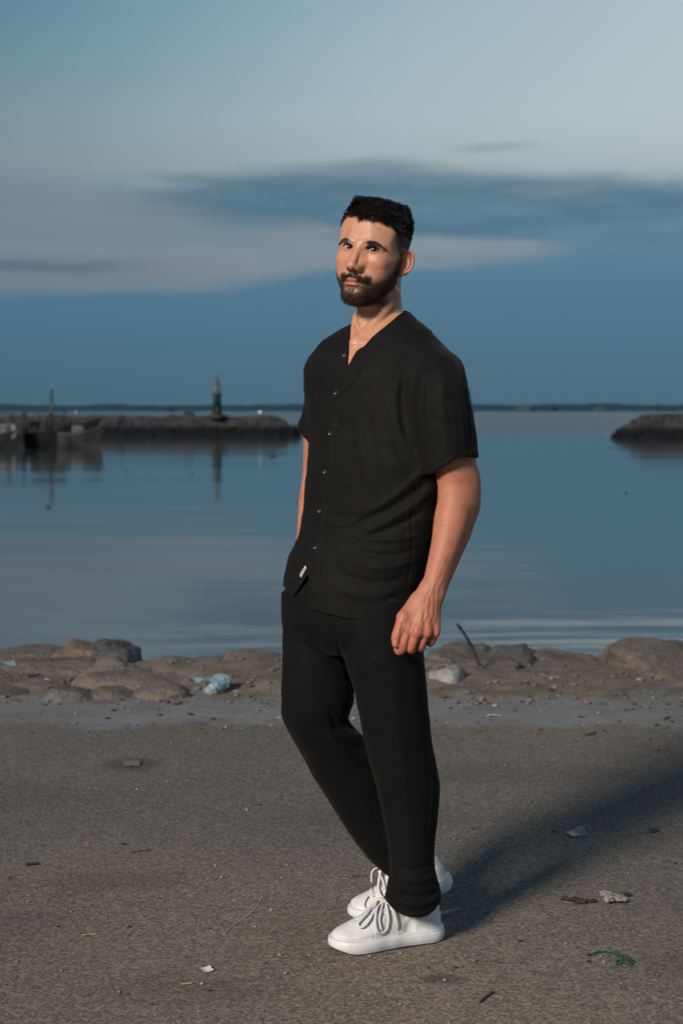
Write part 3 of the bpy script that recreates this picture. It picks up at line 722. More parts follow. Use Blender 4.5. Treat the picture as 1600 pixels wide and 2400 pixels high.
# ------------------------------------------------------------------ volume modelling: smooth unions of solids, turned into one skin
class Vol:
    def __init__(s, lo, hi, h):
        s.lo = np.array(lo, float); s.h = h
        s.n = np.ceil((np.array(hi) - s.lo) / h).astype(int) + 1
        s.F = np.full(s.n, 1e3, dtype=np.float32)
        s.ax = [(s.lo[i] + np.arange(s.n[i]) * h).astype(np.float32) for i in range(3)]
    def blank(s):
        v = Vol.__new__(Vol); v.lo, v.h, v.n, v.ax = s.lo, s.h, s.n, s.ax; v.F = np.full(s.n, 1e3, dtype=np.float32); return v
    def box(s, lo, hi):
        a = np.clip(np.floor((np.array(lo) - s.lo) / s.h).astype(int), 0, s.n); b = np.clip(np.ceil((np.array(hi) - s.lo) / s.h).astype(int) + 1, 0, s.n)
        return tuple(slice(a[i], b[i]) for i in range(3))
    def co(s, sl):
        return (s.ax[0][sl[0]][:, None, None], s.ax[1][sl[1]][None, :, None], s.ax[2][sl[2]][None, None, :])
    def op(s, fn, lo, hi, k=0.0, mode='u'):
        pad = 1.6 * k + 3 * s.h
        sl = s.box(np.array(lo) - pad, np.array(hi) + pad)
        if min(q.stop - q.start for q in sl) <= 0: return
        d = fn(*s.co(sl)); A = s.F[sl]
        if mode == 'u':
            if k > 0:
                h = np.clip(.5 + .5 * (A - d) / k, 0, 1); s.F[sl] = A + (d - A) * h - k * h * (1 - h)
            else: s.F[sl] = np.minimum(A, d)
        elif mode == 's':
            if k > 0:
                h = np.clip(.5 - .5 * (A + d) / k, 0, 1); s.F[sl] = A + (-d - A) * h + k * h * (1 - h)
            else: s.F[sl] = np.maximum(A, -d)
        elif mode == 'i':
            s.F[sl] = np.maximum(A, d)
        elif mode == 'a':
            s.F[sl] = A + d
    def ell(s, c, r, k=0.0, mode='u', R=None):
        c = np.array(c, float); r = np.array(r, float); m = r.max() if R is not None else r
        def fn(X, Y, Z):
            x, y, z = X - c[0], Y - c[1], Z - c[2]
            if R is not None:
                x, y, z = (x * R[0][0] + y * R[0][1] + z * R[0][2], x * R[1][0] + y * R[1][1] + z * R[1][2], x * R[2][0] + y * R[2][1] + z * R[2][2])
            k0 = np.sqrt((x / r[0]) ** 2 + (y / r[1]) ** 2 + (z / r[2]) ** 2)
            k1 = np.sqrt((x / r[0] ** 2) ** 2 + (y / r[1] ** 2) ** 2 + (z / r[2] ** 2) ** 2) + 1e-9
            return (k0 * (k0 - 1) / k1).astype(np.float32)
        s.op(fn, c - m, c + m, k, mode)
    def cone(s, a, b, ra, rb, k=0.0, mode='u', sq=None):
        a = np.array(a, float); b = np.array(b, float); ab = b - a; L2 = max((ab * ab).sum(), 1e-12); rm = max(ra, rb)
        def fn(X, Y, Z):
            x, y, z = X - a[0], Y - a[1], Z - a[2]
            t = np.clip((x * ab[0] + y * ab[1] + z * ab[2]) / L2, 0, 1)
            return (np.sqrt((x - t * ab[0]) ** 2 + (y - t * ab[1]) ** 2 + (z - t * ab[2]) ** 2) - (ra + (rb - ra) * t)).astype(np.float32)
        s.op(fn, np.minimum(a, b) - rm, np.maximum(a, b) + rm, k, mode)
    def chain(s, pts, k=0.0, mode='u'):
        P = np.array(pts, float); n = len(P)
        if n > 2:
            out = []
            for i in range(n - 1):
                p0, p1, p2, p3 = P[max(i - 1, 0)], P[i], P[i + 1], P[min(i + 2, n - 1)]
                for q in (0, .17, .33, .5, .67, .83):
                    out.append(.5 * (2 * p1 + (p2 - p0) * q + (2 * p0 - 5 * p1 + 4 * p2 - p3) * q * q + (3 * p1 - p0 - 3 * p2 + p3) * q ** 3))
            P = np.array(out + [P[-1]])
        def fn(X, Y, Z):
            D = None
            for a, b in zip(P[:-1], P[1:]):
                ab = b[:3] - a[:3]; L2 = max((ab * ab).sum(), 1e-12)
                x, y, z = X - a[0], Y - a[1], Z - a[2]
                t = np.clip((x * ab[0] + y * ab[1] + z * ab[2]) / L2, 0, 1)
                d = np.sqrt((x - t * ab[0]) ** 2 + (y - t * ab[1]) ** 2 + (z - t * ab[2]) ** 2) - (a[3] + (b[3] - a[3]) * t)
                D = d if D is None else np.minimum(D, d)
            return D.astype(np.float32)
        rm = P[:, 3].max()
        s.op(fn, P[:, :3].min(0) - rm, P[:, :3].max(0) + rm, k, mode)
    def mesh(s):
        """surface nets"""
        Fv = s.F; I = Fv < 0; n = Fv.shape
        cnt = np.zeros(tuple(np.array(n) - 1), np.int8)
        for dx in (0, 1):
            for dy in (0, 1):
                for dz in (0, 1):
                    cnt += I[dx:n[0] - 1 + dx, dy:n[1] - 1 + dy, dz:n[2] - 1 + dz]
        act = (cnt > 0) & (cnt < 8)
        ci = np.argwhere(act); idx = np.full(act.shape, -1, np.int32); idx[act] = np.arange(len(ci))
        corners = np.array([(a, b, c) for a in (0, 1) for b in (0, 1) for c in (0, 1)])
        vals = np.stack([Fv[ci[:, 0] + a, ci[:, 1] + b, ci[:, 2] + c] for a, b, c in corners], 1)
        acc = np.zeros((len(ci), 3)); num = np.zeros(len(ci))
        for i in range(8):
            for j in range(i + 1, 8):
                if np.abs(corners[i] - corners[j]).sum() != 1: continue
                vi, vj = vals[:, i], vals[:, j]; m = (vi < 0) != (vj < 0)
                t = np.where(m, vi / np.where(m, vi - vj, 1), 0)[:, None]
                acc += np.where(m[:, None], corners[i] + (corners[j] - corners[i]) * t, 0); num += m
        V = s.lo + (ci + acc / num[:, None]) * s.h
        quads = []
        for axis in range(3):
            a = [slice(None)] * 3; b = [slice(None)] * 3; a[axis] = slice(0, -1); b[axis] = slice(1, None)
            A = I[tuple(a)]; B = I[tuple(b)]; ch = A != B
            e = np.argwhere(ch); u, v = [(1, 2), (2, 0), (0, 1)][axis]
            ok = (e[:, u] > 0) & (e[:, v] > 0) & (e[:, u] < n[u] - 1) & (e[:, v] < n[v] - 1); e = e[ok]
            eu = np.zeros(3, int); eu[u] = 1; ev = np.zeros(3, int); ev[v] = 1
            q = np.stack([idx[tuple((e - eu - ev).T)], idx[tuple((e - ev).T)], idx[tuple(e.T)], idx[tuple((e - eu).T)]], 1)
            flip = ~A[tuple(e.T)]
            q[flip] = q[flip][:, ::-1]
            quads.append(q)
        Q = np.concatenate(quads); Q = Q[(Q >= 0).all(1)]
        return V, Q
def hermite(xs, ys, q):
    xs = np.asarray(xs, float); ys = np.asarray(ys, float)
    if xs[0] > xs[-1]: xs = xs[::-1]; ys = ys[::-1]
    m = np.gradient(ys, xs) if len(xs) > 2 else np.full(len(xs), (ys[1] - ys[0]) / (xs[1] - xs[0]))
    sec = np.diff(ys) / np.diff(xs)
    for i in range(1, len(xs) - 1):
        if sec[i - 1] * sec[i] <= 0: m[i] *= .25
    q = np.clip(q, xs[0], xs[-1]); i = np.clip(np.searchsorted(xs, q) - 1, 0, len(xs) - 2)
    h = xs[i + 1] - xs[i]; t = (q - xs[i]) / h
    return (2 * t ** 3 - 3 * t * t + 1) * ys[i] + (t ** 3 - 2 * t * t + t) * h * m[i] + (-2 * t ** 3 + 3 * t * t) * ys[i + 1] + (t ** 3 - t * t) * h * m[i + 1]
def loft_fn(st, expo=2.0):
    """st: rows (py, px_left, px_right, Y, half_depth[, yaw_shear]) -> distance field of a stack of view-measured ellipses"""
    st = sorted(st, key=lambda r: r[0])
    rows = []
    for r in st:
        py, l, rr, Y, b = r[:5]; sh = r[5] if len(r) > 5 else 0.0
        z = CAMH - (py - HZ) / F * Y
        rows.append((z, ((l + rr) / 2 - 800) / F * Y, (rr - l) / 2 / F * Y, Y, b, sh))
    rows = np.array(rows)
    def fn(X, Y, Z):
        z = Z.ravel().astype(float)
        cx, a, cy, b, sh = [hermite(rows[:, 0], rows[:, i], z)[None, None, :] for i in (1, 2, 3, 4, 5)]
        # ellipse rotated in plan: half widths a (seen) and b (depth) are kept, sh skews it
        u = (X - cx) / a; v = (Y - cy) / b
        q = u * u + v * v - 2 * sh * u * v
        q = q / (1 - sh * sh)
        rho = np.sqrt(q) if expo == 2.0 else (np.abs(u) ** expo + np.abs(v) ** expo) ** (1 / expo)
        d = (rho - 1) * np.minimum(a, b) * .95
        zlo, zhi = rows[:, 0].min(), rows[:, 0].max()
        d = np.maximum(d, np.maximum(Z - zhi, zlo - Z))
        return d.astype(np.float32)
    lo = np.array([(rows[:, 1] - rows[:, 2]).min(), (rows[:, 3] - rows[:, 4]).min(), rows[:, 0].min()])
    hi = np.array([(rows[:, 1] + rows[:, 2]).max(), (rows[:, 3] + rows[:, 4]).max(), rows[:, 0].max()])
    return fn, lo, hi
def loft(vol, st, k=0.0, mode='u', expo=2.0):
    fn, lo, hi = loft_fn(st, expo); vol.op(fn, lo, hi, k, mode)
def poly_sd(poly, px, py):
    """signed distance (pixels) to a polygon, negative inside"""
    d = np.full(np.broadcast(px, py).shape, 1e9); inside = np.zeros(d.shape, bool); n = len(poly)
    for i in range(n):
        x0, y0 = poly[i]; x1, y1 = poly[(i + 1) % n]
        ex, ey = x1 - x0, y1 - y0; wx, wy = px - x0, py - y0
        t = np.clip((wx * ex + wy * ey) / (ex * ex + ey * ey + 1e-9), 0, 1)
        d = np.minimum(d, (wx - t * ex) ** 2 + (wy - t * ey) ** 2)
        c = ((y0 <= py) & (py < y1)) | ((y1 <= py) & (py < y0))
        with np.errstate(divide='ignore', invalid='ignore'):
            xi = x0 + (py - y0) / (y1 - y0 if y1 != y0 else 1e-9) * ex
        inside ^= c & (px < xi)
    return np.where(inside, -1, 1) * np.sqrt(d)
def line_d(pts, px, py):
    """distance to a polyline and parameter along it"""
    d = np.full(np.broadcast(px, py).shape, 1e9); tt = np.zeros(d.shape)
    n = len(pts) - 1
    for i in range(n):
        x0, y0 = pts[i]; x1, y1 = pts[i + 1]; ex, ey = x1 - x0, y1 - y0; wx, wy = px - x0, py - y0
        t = np.clip((wx * ex + wy * ey) / (ex * ex + ey * ey + 1e-9), 0, 1)
        q = (wx - t * ex) ** 2 + (wy - t * ey) ** 2; m = q < d
        d = np.where(m, q, d); tt = np.where(m, (i + t) / n, tt)
    return np.sqrt(d), tt
def ss(x, a, b):
    t = np.clip((x - a) / (b - a), 0, 1); return t * t * (3 - 2 * t)

# ------------------------------------------------------------------ the man
man = empty('person', (XB(925, 3.74), 3.78, 0.0))
tag(man, 'bearded young man in black short-sleeved shirt and trousers standing with one hand in his pocket', 'person')

# --- head frame: local x to the viewer's right, y out of the face, z up (millimetres)
YAW, ROLL, PITCH, HS = math.radians(27.0), math.radians(9.3), math.radians(-1.0), .001
# columns: image of local axes in the world
def head_matrix():
    B = Matrix(((1, 0, 0), (0, -1, 0), (0, 0, 1)))
    Ry = Matrix.Rotation(-YAW, 3, 'Z')      # turns the face to the viewer's left
    Rp = Matrix.Rotation(PITCH, 3, 'X')
    Rr = Matrix.Rotation(ROLL, 3, 'Y')
    return Rr @ Ry @ Rp @ B
HM = np.array(head_matrix()); HC = W(878, 595.5, 3.835)
def L2W(P): return HC + (np.asarray(P) * HS) @ HM.T
def W2L(P): return ((np.asarray(P) - HC) @ HM) / HS
def head_px(p):
    w = L2W(p); return PX(w[0], w[1]), PY(w[2], w[1])
EYE = 32.8
def build_head_local(h=1.5):
    v = Vol((-100, -118, -255), (104, 134, 128), h)
    v.ell((-2, -6, 49), (76, 94, 104))
    v.ell((-3, 26, 29), (82, 67, 93), 20)
    v.ell((-4, 26, -38), (76, 62, 66), 18)
    v.ell((0, 30, -84), (44, 52, 50), 18)
    v.ell((0, 73, -111), (24, 21, 20), 16)
    for s in (-1, 1):
        v.cone((s * 52, -2, -66), (s * 14, 70, -112), 12, 13, 18)
        v.cone((s * 62, -6, -15), (s * 52, -2, -66), 12, 12, 18)
        v.ell((s * 43, 60, -27), (20, 18, 17), 20)
        v.cone((s * 56, 40, -20), (s * 68, 5, -8), 8, 6, 14)
        v.ell((s * 36, 46, -64), (21, 26, 30), 18)
    # muzzle
    v.ell((0, 64, -80), (35, 29, 30), 16)
    # temples slightly hollow
    for s in (-1, 1):
        v.ell((s * 86, 42, 22), (12, 24, 24), 16, 's')
    # sockets, brow
    for s in (-1, 1):
        v.ell((s * 35, 102, -1), (17, 14, 11.5), 12, 's')
        v.cone((s * 7, 86, 8), (s * 26, 86.5, 12.5), 6.5, 7.5, 16)
        v.cone((s * 26, 86.5, 12.5), (s * 50, 71, 8), 7.5, 6, 14)
    # eyelids over the globe, with an almond opening
    for s in (-1, 1):
        v.ell((s * EYE, 69.2, 0), (18.5, 16.4, 15.2), 3)
        # crease above the lid
        v.chain([(s * 17, 84, 4, 1.0), (s * 27, 89.5, 9.2, 1.4), (s * 37, 88.0, 9.6, 1.4), (s * 48, 78, 4, 1.0)], 2.0, 's')
        # soft fold under the eye
        v.chain([(s * 19, 82.5, -8, .8), (s * 30, 85.5, -12.5, 1.0), (s * 42, 80, -10, .8)], 3, 's')
        cx = s * EYE + 2.6
        def alm(X, Y, Z, cx=cx, s=s):
            t = (X - cx) / 15.8; tz = Z - .8 * t * s
            w_ = np.clip(1 - t * t, 0, 1)
            up = 6.1 * w_ ** .72; dn = -5.3 * w_ ** .8
            d = np.maximum(tz - up, dn - tz); d = np.maximum(d, (np.abs(t) - 1) * 14)
            return np.maximum(d, 70 - Y).astype(np.float32)
        v.op(alm, (cx - 17, 70, -7), (cx + 17, 100, 8), .8, 's')
        # inner corner
        
        v.ell((cx - s * 13.2, 78.5, -1.2), (4.2, 4.6, 3.4), 1.2)
    # nose
    v.chain([(0, 86, 10, 8), (0, 93, -6, 8.0), (0, 101, -24, 8.4), (0, 109, -43, 8.8)], 9)
    for s in (-1, 1):
        v.cone((s * 5, 83, 5), (s * 11, 89, -44), 6.8, 10.5, 9)
        v.cone((s * 12, 79, -14), (s * 17, 80, -32), 6, 9, 10)
    v.ell((0, 111.5, -48), (10.2, 10, 9.4), 6)
    for s in (-1, 1):
        v.ell((s * 4.0, 113, -47), (6.5, 7.2, 7), 4)
        v.ell((s * 12.0, 98.5, -51.5), (6.9, 12, 8.6), 8)
        v.chain([(s * 15.5, 106, -43, .5), (s * 20, 99, -43, .7), (s * 22.5, 91, -50, .7)], 3.0, 's')   # alar groove
    v.ell((0, 104, -55.5), (5, 11, 5.2), 4)
    for s in (-1, 1):
        v.ell((s * 7.6, 104.5, -60.5), (4.0, 7.2, 5.0), 2, 's')
    # nasolabial
    for s in (-1, 1):
        v.chain([(s * 24, 88, -52, 1.2), (s * 32, 84, -66, 1.5), (s * 35, 78, -82, 1.0)], 7, 's')
    # lips
    for s in (-1, 1):
        v.ell((s * 7, 94.8, -79.3), (10.5, 7.4, 5.4), 3)
        v.cone((s * 6, 94.5, -81), (s * 24, 86.0, -84), 4.0, 1.6, 3)
        v.ell((s * 7, 92.4, -90.6), (11, 8.2, 5.7), 4)
        v.cone((s * 6, 92.5, -89.5), (s * 23, 85.0, -85.3), 4.8, 1.6, 3)
    v.ell((0, 93.0, -90.6), (9, 8.2, 5.7), 3)
    v.chain([(0, 95, -60, 1.2), (0, 97.5, -73, 1.6)], 4, 's')   # philtrum
    v.chain([(-25, 84.5, -84.4, .6), (-14, 95, -85.0, .8), (-6, 101, -84.4, .9), (0, 102, -85.4, .9), (6, 101, -84.4, .9), (14, 95, -85.0, .8), (25, 84.5, -84.4, .6)], 1.4, 's')
    v.ell((0, 102, -102.5), (18, 9, 5.0), 8, 's')
    for s in (-1, 1): v.ell((s * 28, 86, -84), (3, 4, 4), 5, 's')
    # ears
    for s in (-1, 1):
        c = np.array((s * 80.0, -12, -14)); u = np.array((s * .74, -.67, 0)); t = math.radians(8)
        up = np.array((0, -math.sin(t), math.cos(t))); u = u - up * (u @ up); u /= np.linalg.norm(u); w = np.cross(u, up) if s > 0 else np.cross(up, u)
        if w[0] * s < 0: w = -w
        E = lambda a, b, q: tuple(c + u * a + up * b + w * q)
        Rm = [u, up, w]
        v.cone(E(-12, 12, -6), E(-10, -12, -6), 6, 6, 6)
        v.ell(E(1, 1, -1), (17, 30.5, 4.6), 3, 'u', Rm)
        v.ell(E(-5, -25, 0), (8.5, 9.5, 4.2), 4, 'u', Rm)
        v.ell(E(-2, -3, 5.0), (9.0, 16, 6.5), 2.0, 's', Rm)
        v.ell(E(3, 17, 4.6), (8, 8, 4.0), 2.0, 's', Rm)
        hel = [E(-12, 8, 1), E(-12, 20, 2.6), E(-5, 29, 3.5), (E(5, 30.5, 3.8)), E(13, 24, 4), E(17, 12, 4), E(17, -2, 3.6), E(13, -14, 2.8), E(5, -22, 2)]
        v.chain([(*p, r_) for p, r_ in zip(hel, (2.2, 3, 3.2, 3.2, 3.2, 3.2, 3.0, 2.8, 2.6))], 1.8)
        v.chain([(*E(2, 20, 2.2), 1.8), (*E(8, 10, 2.6), 2.0), (*E(8.5, -4, 2.6), 2.1), (*E(3, -15, 2.4), 2.2), (*E(-5, -16, 2), 2.0)], 2.2)
        v.ell(E(-12, -5, 2.5), (3.6, 6, 4.2), 3, 'u', Rm)
    # forehead and skull softly flattened at the sides
    return v
# --- skin
m_skin, nt, b = material('skin', rough=.48, spec=.36)
at = nt.nodes.new('ShaderNodeAttribute'); at.attribute_name = 'tone'
pco = objco(nt)
pore = noise(nt, pco, 420, 3, .6); blotch = noise(nt, pco, 38, 4, .6)
cc = mix(nt, 1.0, at.outputs['Color'], ramp(nt, blotch, [(.3, (.88, .80, .78)), (.5, (1, 1, 1)), (.72, (1.05, .97, .93))]), 'MULTIPLY')
nt.links.new(cc, b.inputs['Base Color'])
b.inputs['Subsurface Weight'].default_value = .10; b.inputs['Subsurface Radius'].default_value = (.010, .0035, .0018); b.inputs['Subsurface Scale'].default_value = .6
rr = blotch * .16 + .46 - N(nt, at.outputs['Alpha']) * .13; nt.links.new(rr.s, b.inputs['Roughness'])
add_bump(nt, b, pore + noise(nt, pco, 150, 3, .6) * .8, .30, .0009)
m_eye, nt, b = material('eyeball', rough=.04, spec=.7); at = nt.nodes.new('ShaderNodeAttribute'); at.attribute_name = 'tone'; nt.links.new(at.outputs['Color'], b.inputs['Base Color'])
m_hair, nt, b = material('hair', (.018, .013, .010), .30, spec=.7)
m_beard, nt, b = material('beard hair', (.040, .023, .015), .5, spec=.3)

TORSO = [(733, 866, 960, 3.87, .05, -.2), (752, 835, 977, 3.87, .075, -.3), (765, 806, 994, 3.865, .09, -.35), (777, 786, 1005, 3.86, .10, -.4), (800, 752, 1022, 3.855, .115, -.45),
         (825, 732, 1028, 3.85, .127, -.45), (860, 721, 1030, 3.84, .137, -.45), (934, 716, 1032, 3.83, .145, -.45), (1000, 719, 1034, 3.82, .147, -.45), (1040, 721, 1037, 3.81, .146, -.45),
         (1086, 718, 1038, 3.80, .145, -.45), (1139, 713, 1033, 3.80, .143, -.45), (1172, 711, 1027, 3.80, .142, -.45), (1212, 706, 1024, 3.80, .141, -.45), (1260, 698, 1018, 3.80, .140, -.42),
         (1285, 685, 1009, 3.80, .142, -.4), (1312, 673, 1003, 3.80, .144, -.36), (1345, 665, 996, 3.80, .146, -.33), (1371, 660, 990, 3.80, .147, -.30), (1400, 661, 987, 3.80, .147, -.3), (1462, 661, 985, 3.80, .147, -.3)]
def shrink(rows, e):
    return [(r[0], r[1] + e / r[3] * F, r[2] - e / r[3] * F, r[3], r[4] - e, *r[5:]) for r in rows]
def wc(vol, pts, k, mode='u'):
    """chain of (px, py, Y, radius) in world space"""
    vol.chain([(*W(p[0], p[1], p[2]), p[3]) for p in pts], k, mode)
def relief(vol, pts, wpx, amp, ylim=None, k=2.0):
    """raise (amp > 0) or sink a line seen at the given photo positions on the near side"""
    P = np.array(pts, float); m = wpx * 3
    lo = W(P[:, 0].min() - m, P[:, 1].max() + m, 3.7); hi = W(P[:, 0].max() + m, P[:, 1].min() - m, 3.7)
    def fn(X, Y, Z):
        px, py = PX(X, Y), PY(Z, Y)
        d, t = line_d(pts, px, py)
        g = np.exp(-(d / wpx) ** 2) * np.clip(np.minimum(t, 1 - t) * 5 + .15, 0, 1)
        if ylim is not None: g = g * (Y < ylim)
        return (-amp * g).astype(np.float32)
    vol.op(fn, (lo[0], vol.lo[1], lo[2]), (hi[0], ylim or 9, hi[2]), 0, 'a')

# head, neck and upper chest share one volume in head space
hd = build_head_local(HRES)
hv = Vol((-150, -150, -330), (150, 140, 128), HRES)
# copy of the head field into the larger box
off = np.round((hd.lo - hv.lo) / HRES).astype(int)
hv2 = Vol(hd.lo - off * HRES, hv.lo + (np.array(hv.n) - 1) * HRES, HRES)
hv2.F[off[0]:off[0] + hd.n[0], off[1]:off[1] + hd.n[1], off[2]:off[2] + hd.n[2]] = hd.F[:hv2.n[0] - off[0], :hv2.n[1] - off[1], :hv2.n[2] - off[2]]
hv = hv2
def lc(pts, k, mode='u'):
    hv.chain([(*W2L(W(p[0], p[1], p[2])), p[3] / HS) for p in pts], k, mode)
lc([(893, 640, 3.865, .050), (886, 700, 3.865, .054), (883, 750, 3.865, .056), (884, 800, 3.87, .068)], 14)
# trapezius down to the collar on the right
lc([(912, 690, 3.90, .028), (922, 745, 3.89, .026), (945, 782, 3.87, .024)], 18)
sh = shrink(TORSO[:10], .011)
fn0, lo0, hi0 = loft_fn(sh)
def fnl(X, Y, Z):
    P = np.stack(np.broadcast_arrays(X, Y, Z), -1); w = L2W(P)
    st = sh; rows = []
    for r in st:
        z = CAMH - (r[0] - HZ) / F * r[3]; rows.append((z, ((r[1] + r[2]) / 2 - 800) / F * r[3], (r[2] - r[1]) / 2 / F * r[3], r[3], r[4], r[5]))
    rows = np.array(rows[::-1]); z = w[..., 2]
    cx, a, cy, b_, s_ = [np.interp(z, rows[:, 0], rows[:, i]) for i in (1, 2, 3, 4, 5)]
    u = (w[..., 0] - cx) / a; v = (w[..., 1] - cy) / b_
    d = (np.sqrt((u * u + v * v - 2 * s_ * u * v) / (1 - s_ * s_)) - 1) * np.minimum(a, b_)
    d = np.maximum(d, z - rows[:, 0].max())
    return (d / HS).astype(np.float32)
hv.op(fnl, hv.lo, (200, 200, -120), 10)
def surf(px, py, y0=3.4, y1=4.0):
    """distance of the skin seen at px, py"""
    ys_ = np.arange(y0, y1, .0006); q = W2L(np.stack([XB(px, ys_), ys_, CAMH - (py - HZ) / F * ys_], 1))
    i_ = np.round((q - hv.lo) / hv.h).astype(int); ok = ((i_ >= 0) & (i_ < np.array(hv.n))).all(1)
    val = np.full(len(ys_), 1e3); val[ok] = hv.F[i_[ok, 0], i_[ok, 1], i_[ok, 2]]
    k_ = np.argmax(val < 0); return ys_[k_] if val[k_] < 0 else 3.85
def on(pts, dep, k, mode='u'):
    lc([(p[0], p[1], surf(p[0], p[1]) + dep, p[2]) for p in pts], k, mode)
# neck strap muscles, throat, collar bones, the hollow between them
on([(925, 690, .012), (905, 722, .012), (872, 765, .011), (842, 796, .010)], .006, 10)
on([(834, 742, .008), (829, 775, .008), (832, 798, .008)], .003, 9)
on([(848, 728, .010), (846, 742, .011), (846, 756, .009)], .005, 10)
on([(846, 806, .009), (875, 804, .009), (900, 800, .009)], .005, 10)
on([(829, 808, .008), (812, 806, .008)], .004, 10)
Vh, Qh = hv.mesh()
# skin tone painted as pigment: lips, beard shadow, faded sides
def tone_head(V):
    x, y, z = V[:, 0], V[:, 1], V[:, 2]; n = len(V)
    c = np.tile(np.array([.475, .240, .148]), (n, 1))
    def blend(mask, colr): 
        nonlocal c; m = np.clip(mask, 0, 1)[:, None]; c = c * (1 - m) + np.array(colr) * m
    blend(.45 * np.exp(-(((x) / 14) ** 2 + ((z + 44) / 14) ** 2)) * (y > 90), (.56, .23, .16))
    for s in (-1, 1):
        blend(.40 * np.exp(-(((x - s * 44) / 20) ** 2 + ((z + 34) / 18) ** 2)) * (y > 40), (.56, .22, .15))
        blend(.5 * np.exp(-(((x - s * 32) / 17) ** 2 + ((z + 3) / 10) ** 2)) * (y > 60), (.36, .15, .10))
        blend(.55 * (np.abs(x) > 70) * (z > -50) * (z < 30) * (y < 10), (.52, .19, .13))
    # lash line on the lid rims
    for s in (-1, 1):
        t = (x - s * EYE - 2.6) / 16.6; up = 6.7 * np.clip(1 - t * t, 0, 1) ** .7 + .8 * t * s
        blend(ss(np.abs(z - up), 1.9, .5) * (np.abs(t) < 1.05) * (y > 74) * .92, (.03, .016, .012))
        dn = -5.8 * np.clip(1 - t * t, 0, 1) ** .8
        blend(ss(np.abs(z - dn), 1.3, .4) * (np.abs(t) < 1) * (y > 74) * .45, (.16, .06, .045))
    # lips
    stub = np.where(z < -20, ss(np.interp(y, [0, 12, 24, 34, 48, 62, 76, 88, 100], [40, 30, 10, -22, -44, -56, -66, -70, -72]) - z, -8, 14), ss(-y, -34, -14) * ss(26 - z, -6, 6)) * (z > -130) * (y > -6)
    blend(np.clip(stub, 0, 1) * .30, (.10, .06, .045))
    t = np.abs(x) / 24.5
    up = -76.3 - 7.0 * t ** 1.6 + np.where(np.abs(x) < 6, -1.4 * (1 - np.abs(x) / 6), 0); dn = -98 + 13 * t ** 2.0
    m = ss(up - z, -.8, .8) * ss(z - dn, -.8, .8) * (t < 1.02) * (y > 78)
    blend(m * .9, (.43, .13, .115))
    blend(ss(1.5 - np.abs(z + 85.0), -.6, 1) * (t < 1.0) * (y > 78) * .7, (.14, .04, .035))
    bm_ = (beard_mask(V) * 2 + beard_mask(V + [0, 0, 5]) + beard_mask(V + [0, 0, -5]) + beard_mask(V + [0, 0, 9]) + beard_mask(V + [0, 6, 0])) / 6
    blend(bm_ * .80, (.060, .034, .024))
    hm = sum(hair_mask(V + [0, q, 0]) for q in (-12, -8, -4, 0, 4)) / 5
    hm = np.where(z > 45, hair_mask(V), hm)
    blend(hm * (.82 + .15 * ss(z, 20, 60)), (.018, .013, .011))
    nm = ss(z, -55, -60) * (z > -67) * (np.abs(np.abs(x) - 7.5) < 4.5) * (y > 96) * (y < 113)
    blend(nm * .9, (.05, .015, .012))
    low = ss(z, -150, -190)
    blend(low * .5, (.52, .24, .155))
    return c
def beard_mask(V):
    x, y, z = V[:, 0], V[:, 1], V[:, 2]; ax = np.abs(x)
    wob = 2.2 * np.sin(x * .23 + 1.3 * np.sin(y * .11)) + 1.6 * np.sin(y * .31 + x * .13)
    # cheek line: from sideburn in front of the ear down to the mouth corner
    line = np.interp(y, [0, 12, 24, 34, 48, 62, 76, 88, 100], [24, 10, -14, -44, -64, -72, -76, -78, -79]) + wob
    side = ss(line - z, -4, 8)
    jaw = side * ss(z, -150, -128) * ss(y, -6, 4)
    # below the jaw: stop on the neck
    neckcut = ss(z, -142 + (y < 40) * 0, -132)
    neckcut = np.where(y < 62, ss(z - (-118 - (y - 0) * .32), -7, 3), ss(z, -146, -138))
    jaw = jaw * neckcut
    # moustache
    mz = -65.5 - .16 * ax - .004 * ax ** 2
    mo = ss(z - (mz - 11.5), -2, 1.5) * ss(mz + 3.5 + wob * .3 - z, -2, 2) * (ax < 33) * (y > 72)
    mo = mo * (1 - ss(-ax, -3.0, -1.0) * .25)
    mo2 = ss(z, -100, -84) * ss(-z, 60, 70) * (1 - ss(np.abs(ax - 33), 5, 10)) * (y > 66)
    m = np.clip(np.maximum(np.maximum(jaw, mo), mo2 * .9), 0, 1)
    # bare: lips and the spot right below, with a soul patch in the middle
    t = ax / 25.0
    lips = ss(-75 - 7 * t ** 1.6 - z, -1, 1) * ss(z + 99.5 - 13 * t ** 2, -1, 1) * (t < 1.06) * (y > 78)
    under = ss(z + 109, -3, 3) * ss(-94 - z, -3, 3) * ss(ax, 6, 11) * (1 - ss(ax, 20, 27)) * (y > 78)
    m = m * (1 - np.clip(lips, 0, 1)) * (1 - .5 * np.clip(under, 0, 1))
    front = (y > 70) & (ax < 30) & (z > -72) & (z < -58)
    return np.where(y > -8, m, 0)
def hair_mask(V):
    x, y, z = V[:, 0], V[:, 1], V[:, 2]; ax = np.abs(x)
    # hairline height as a function of how far forward the point sits
    line = np.interp(y, [-120, -60, -20, 0, 18, 34, 46, 60, 75, 90], [-52, -48, -20, 0, 4, 26, 46, 60, 69, 72])
    line = line - 4.0 * np.exp(-((x - 5) / 15) ** 2) * (y > 50) + 7 * ss(-x, 8, 40) * (y > 20) - 4 * ss(x, 20, 50) * (y > 20) + 3 * np.sin(x * .21) * (y > 40)
    return ss(z - line, -5, 4) * np.where((ax > 66) & (z < 22) & (y > -26) & (y < 6), 0.0, 1.0)
def fade_level(V):
    """0 = stubble at the sides, 1 = long on top"""
    return ss(V[:, 2], 38, 66)
tone = tone_head(Vh)
VhW = L2W(Vh)

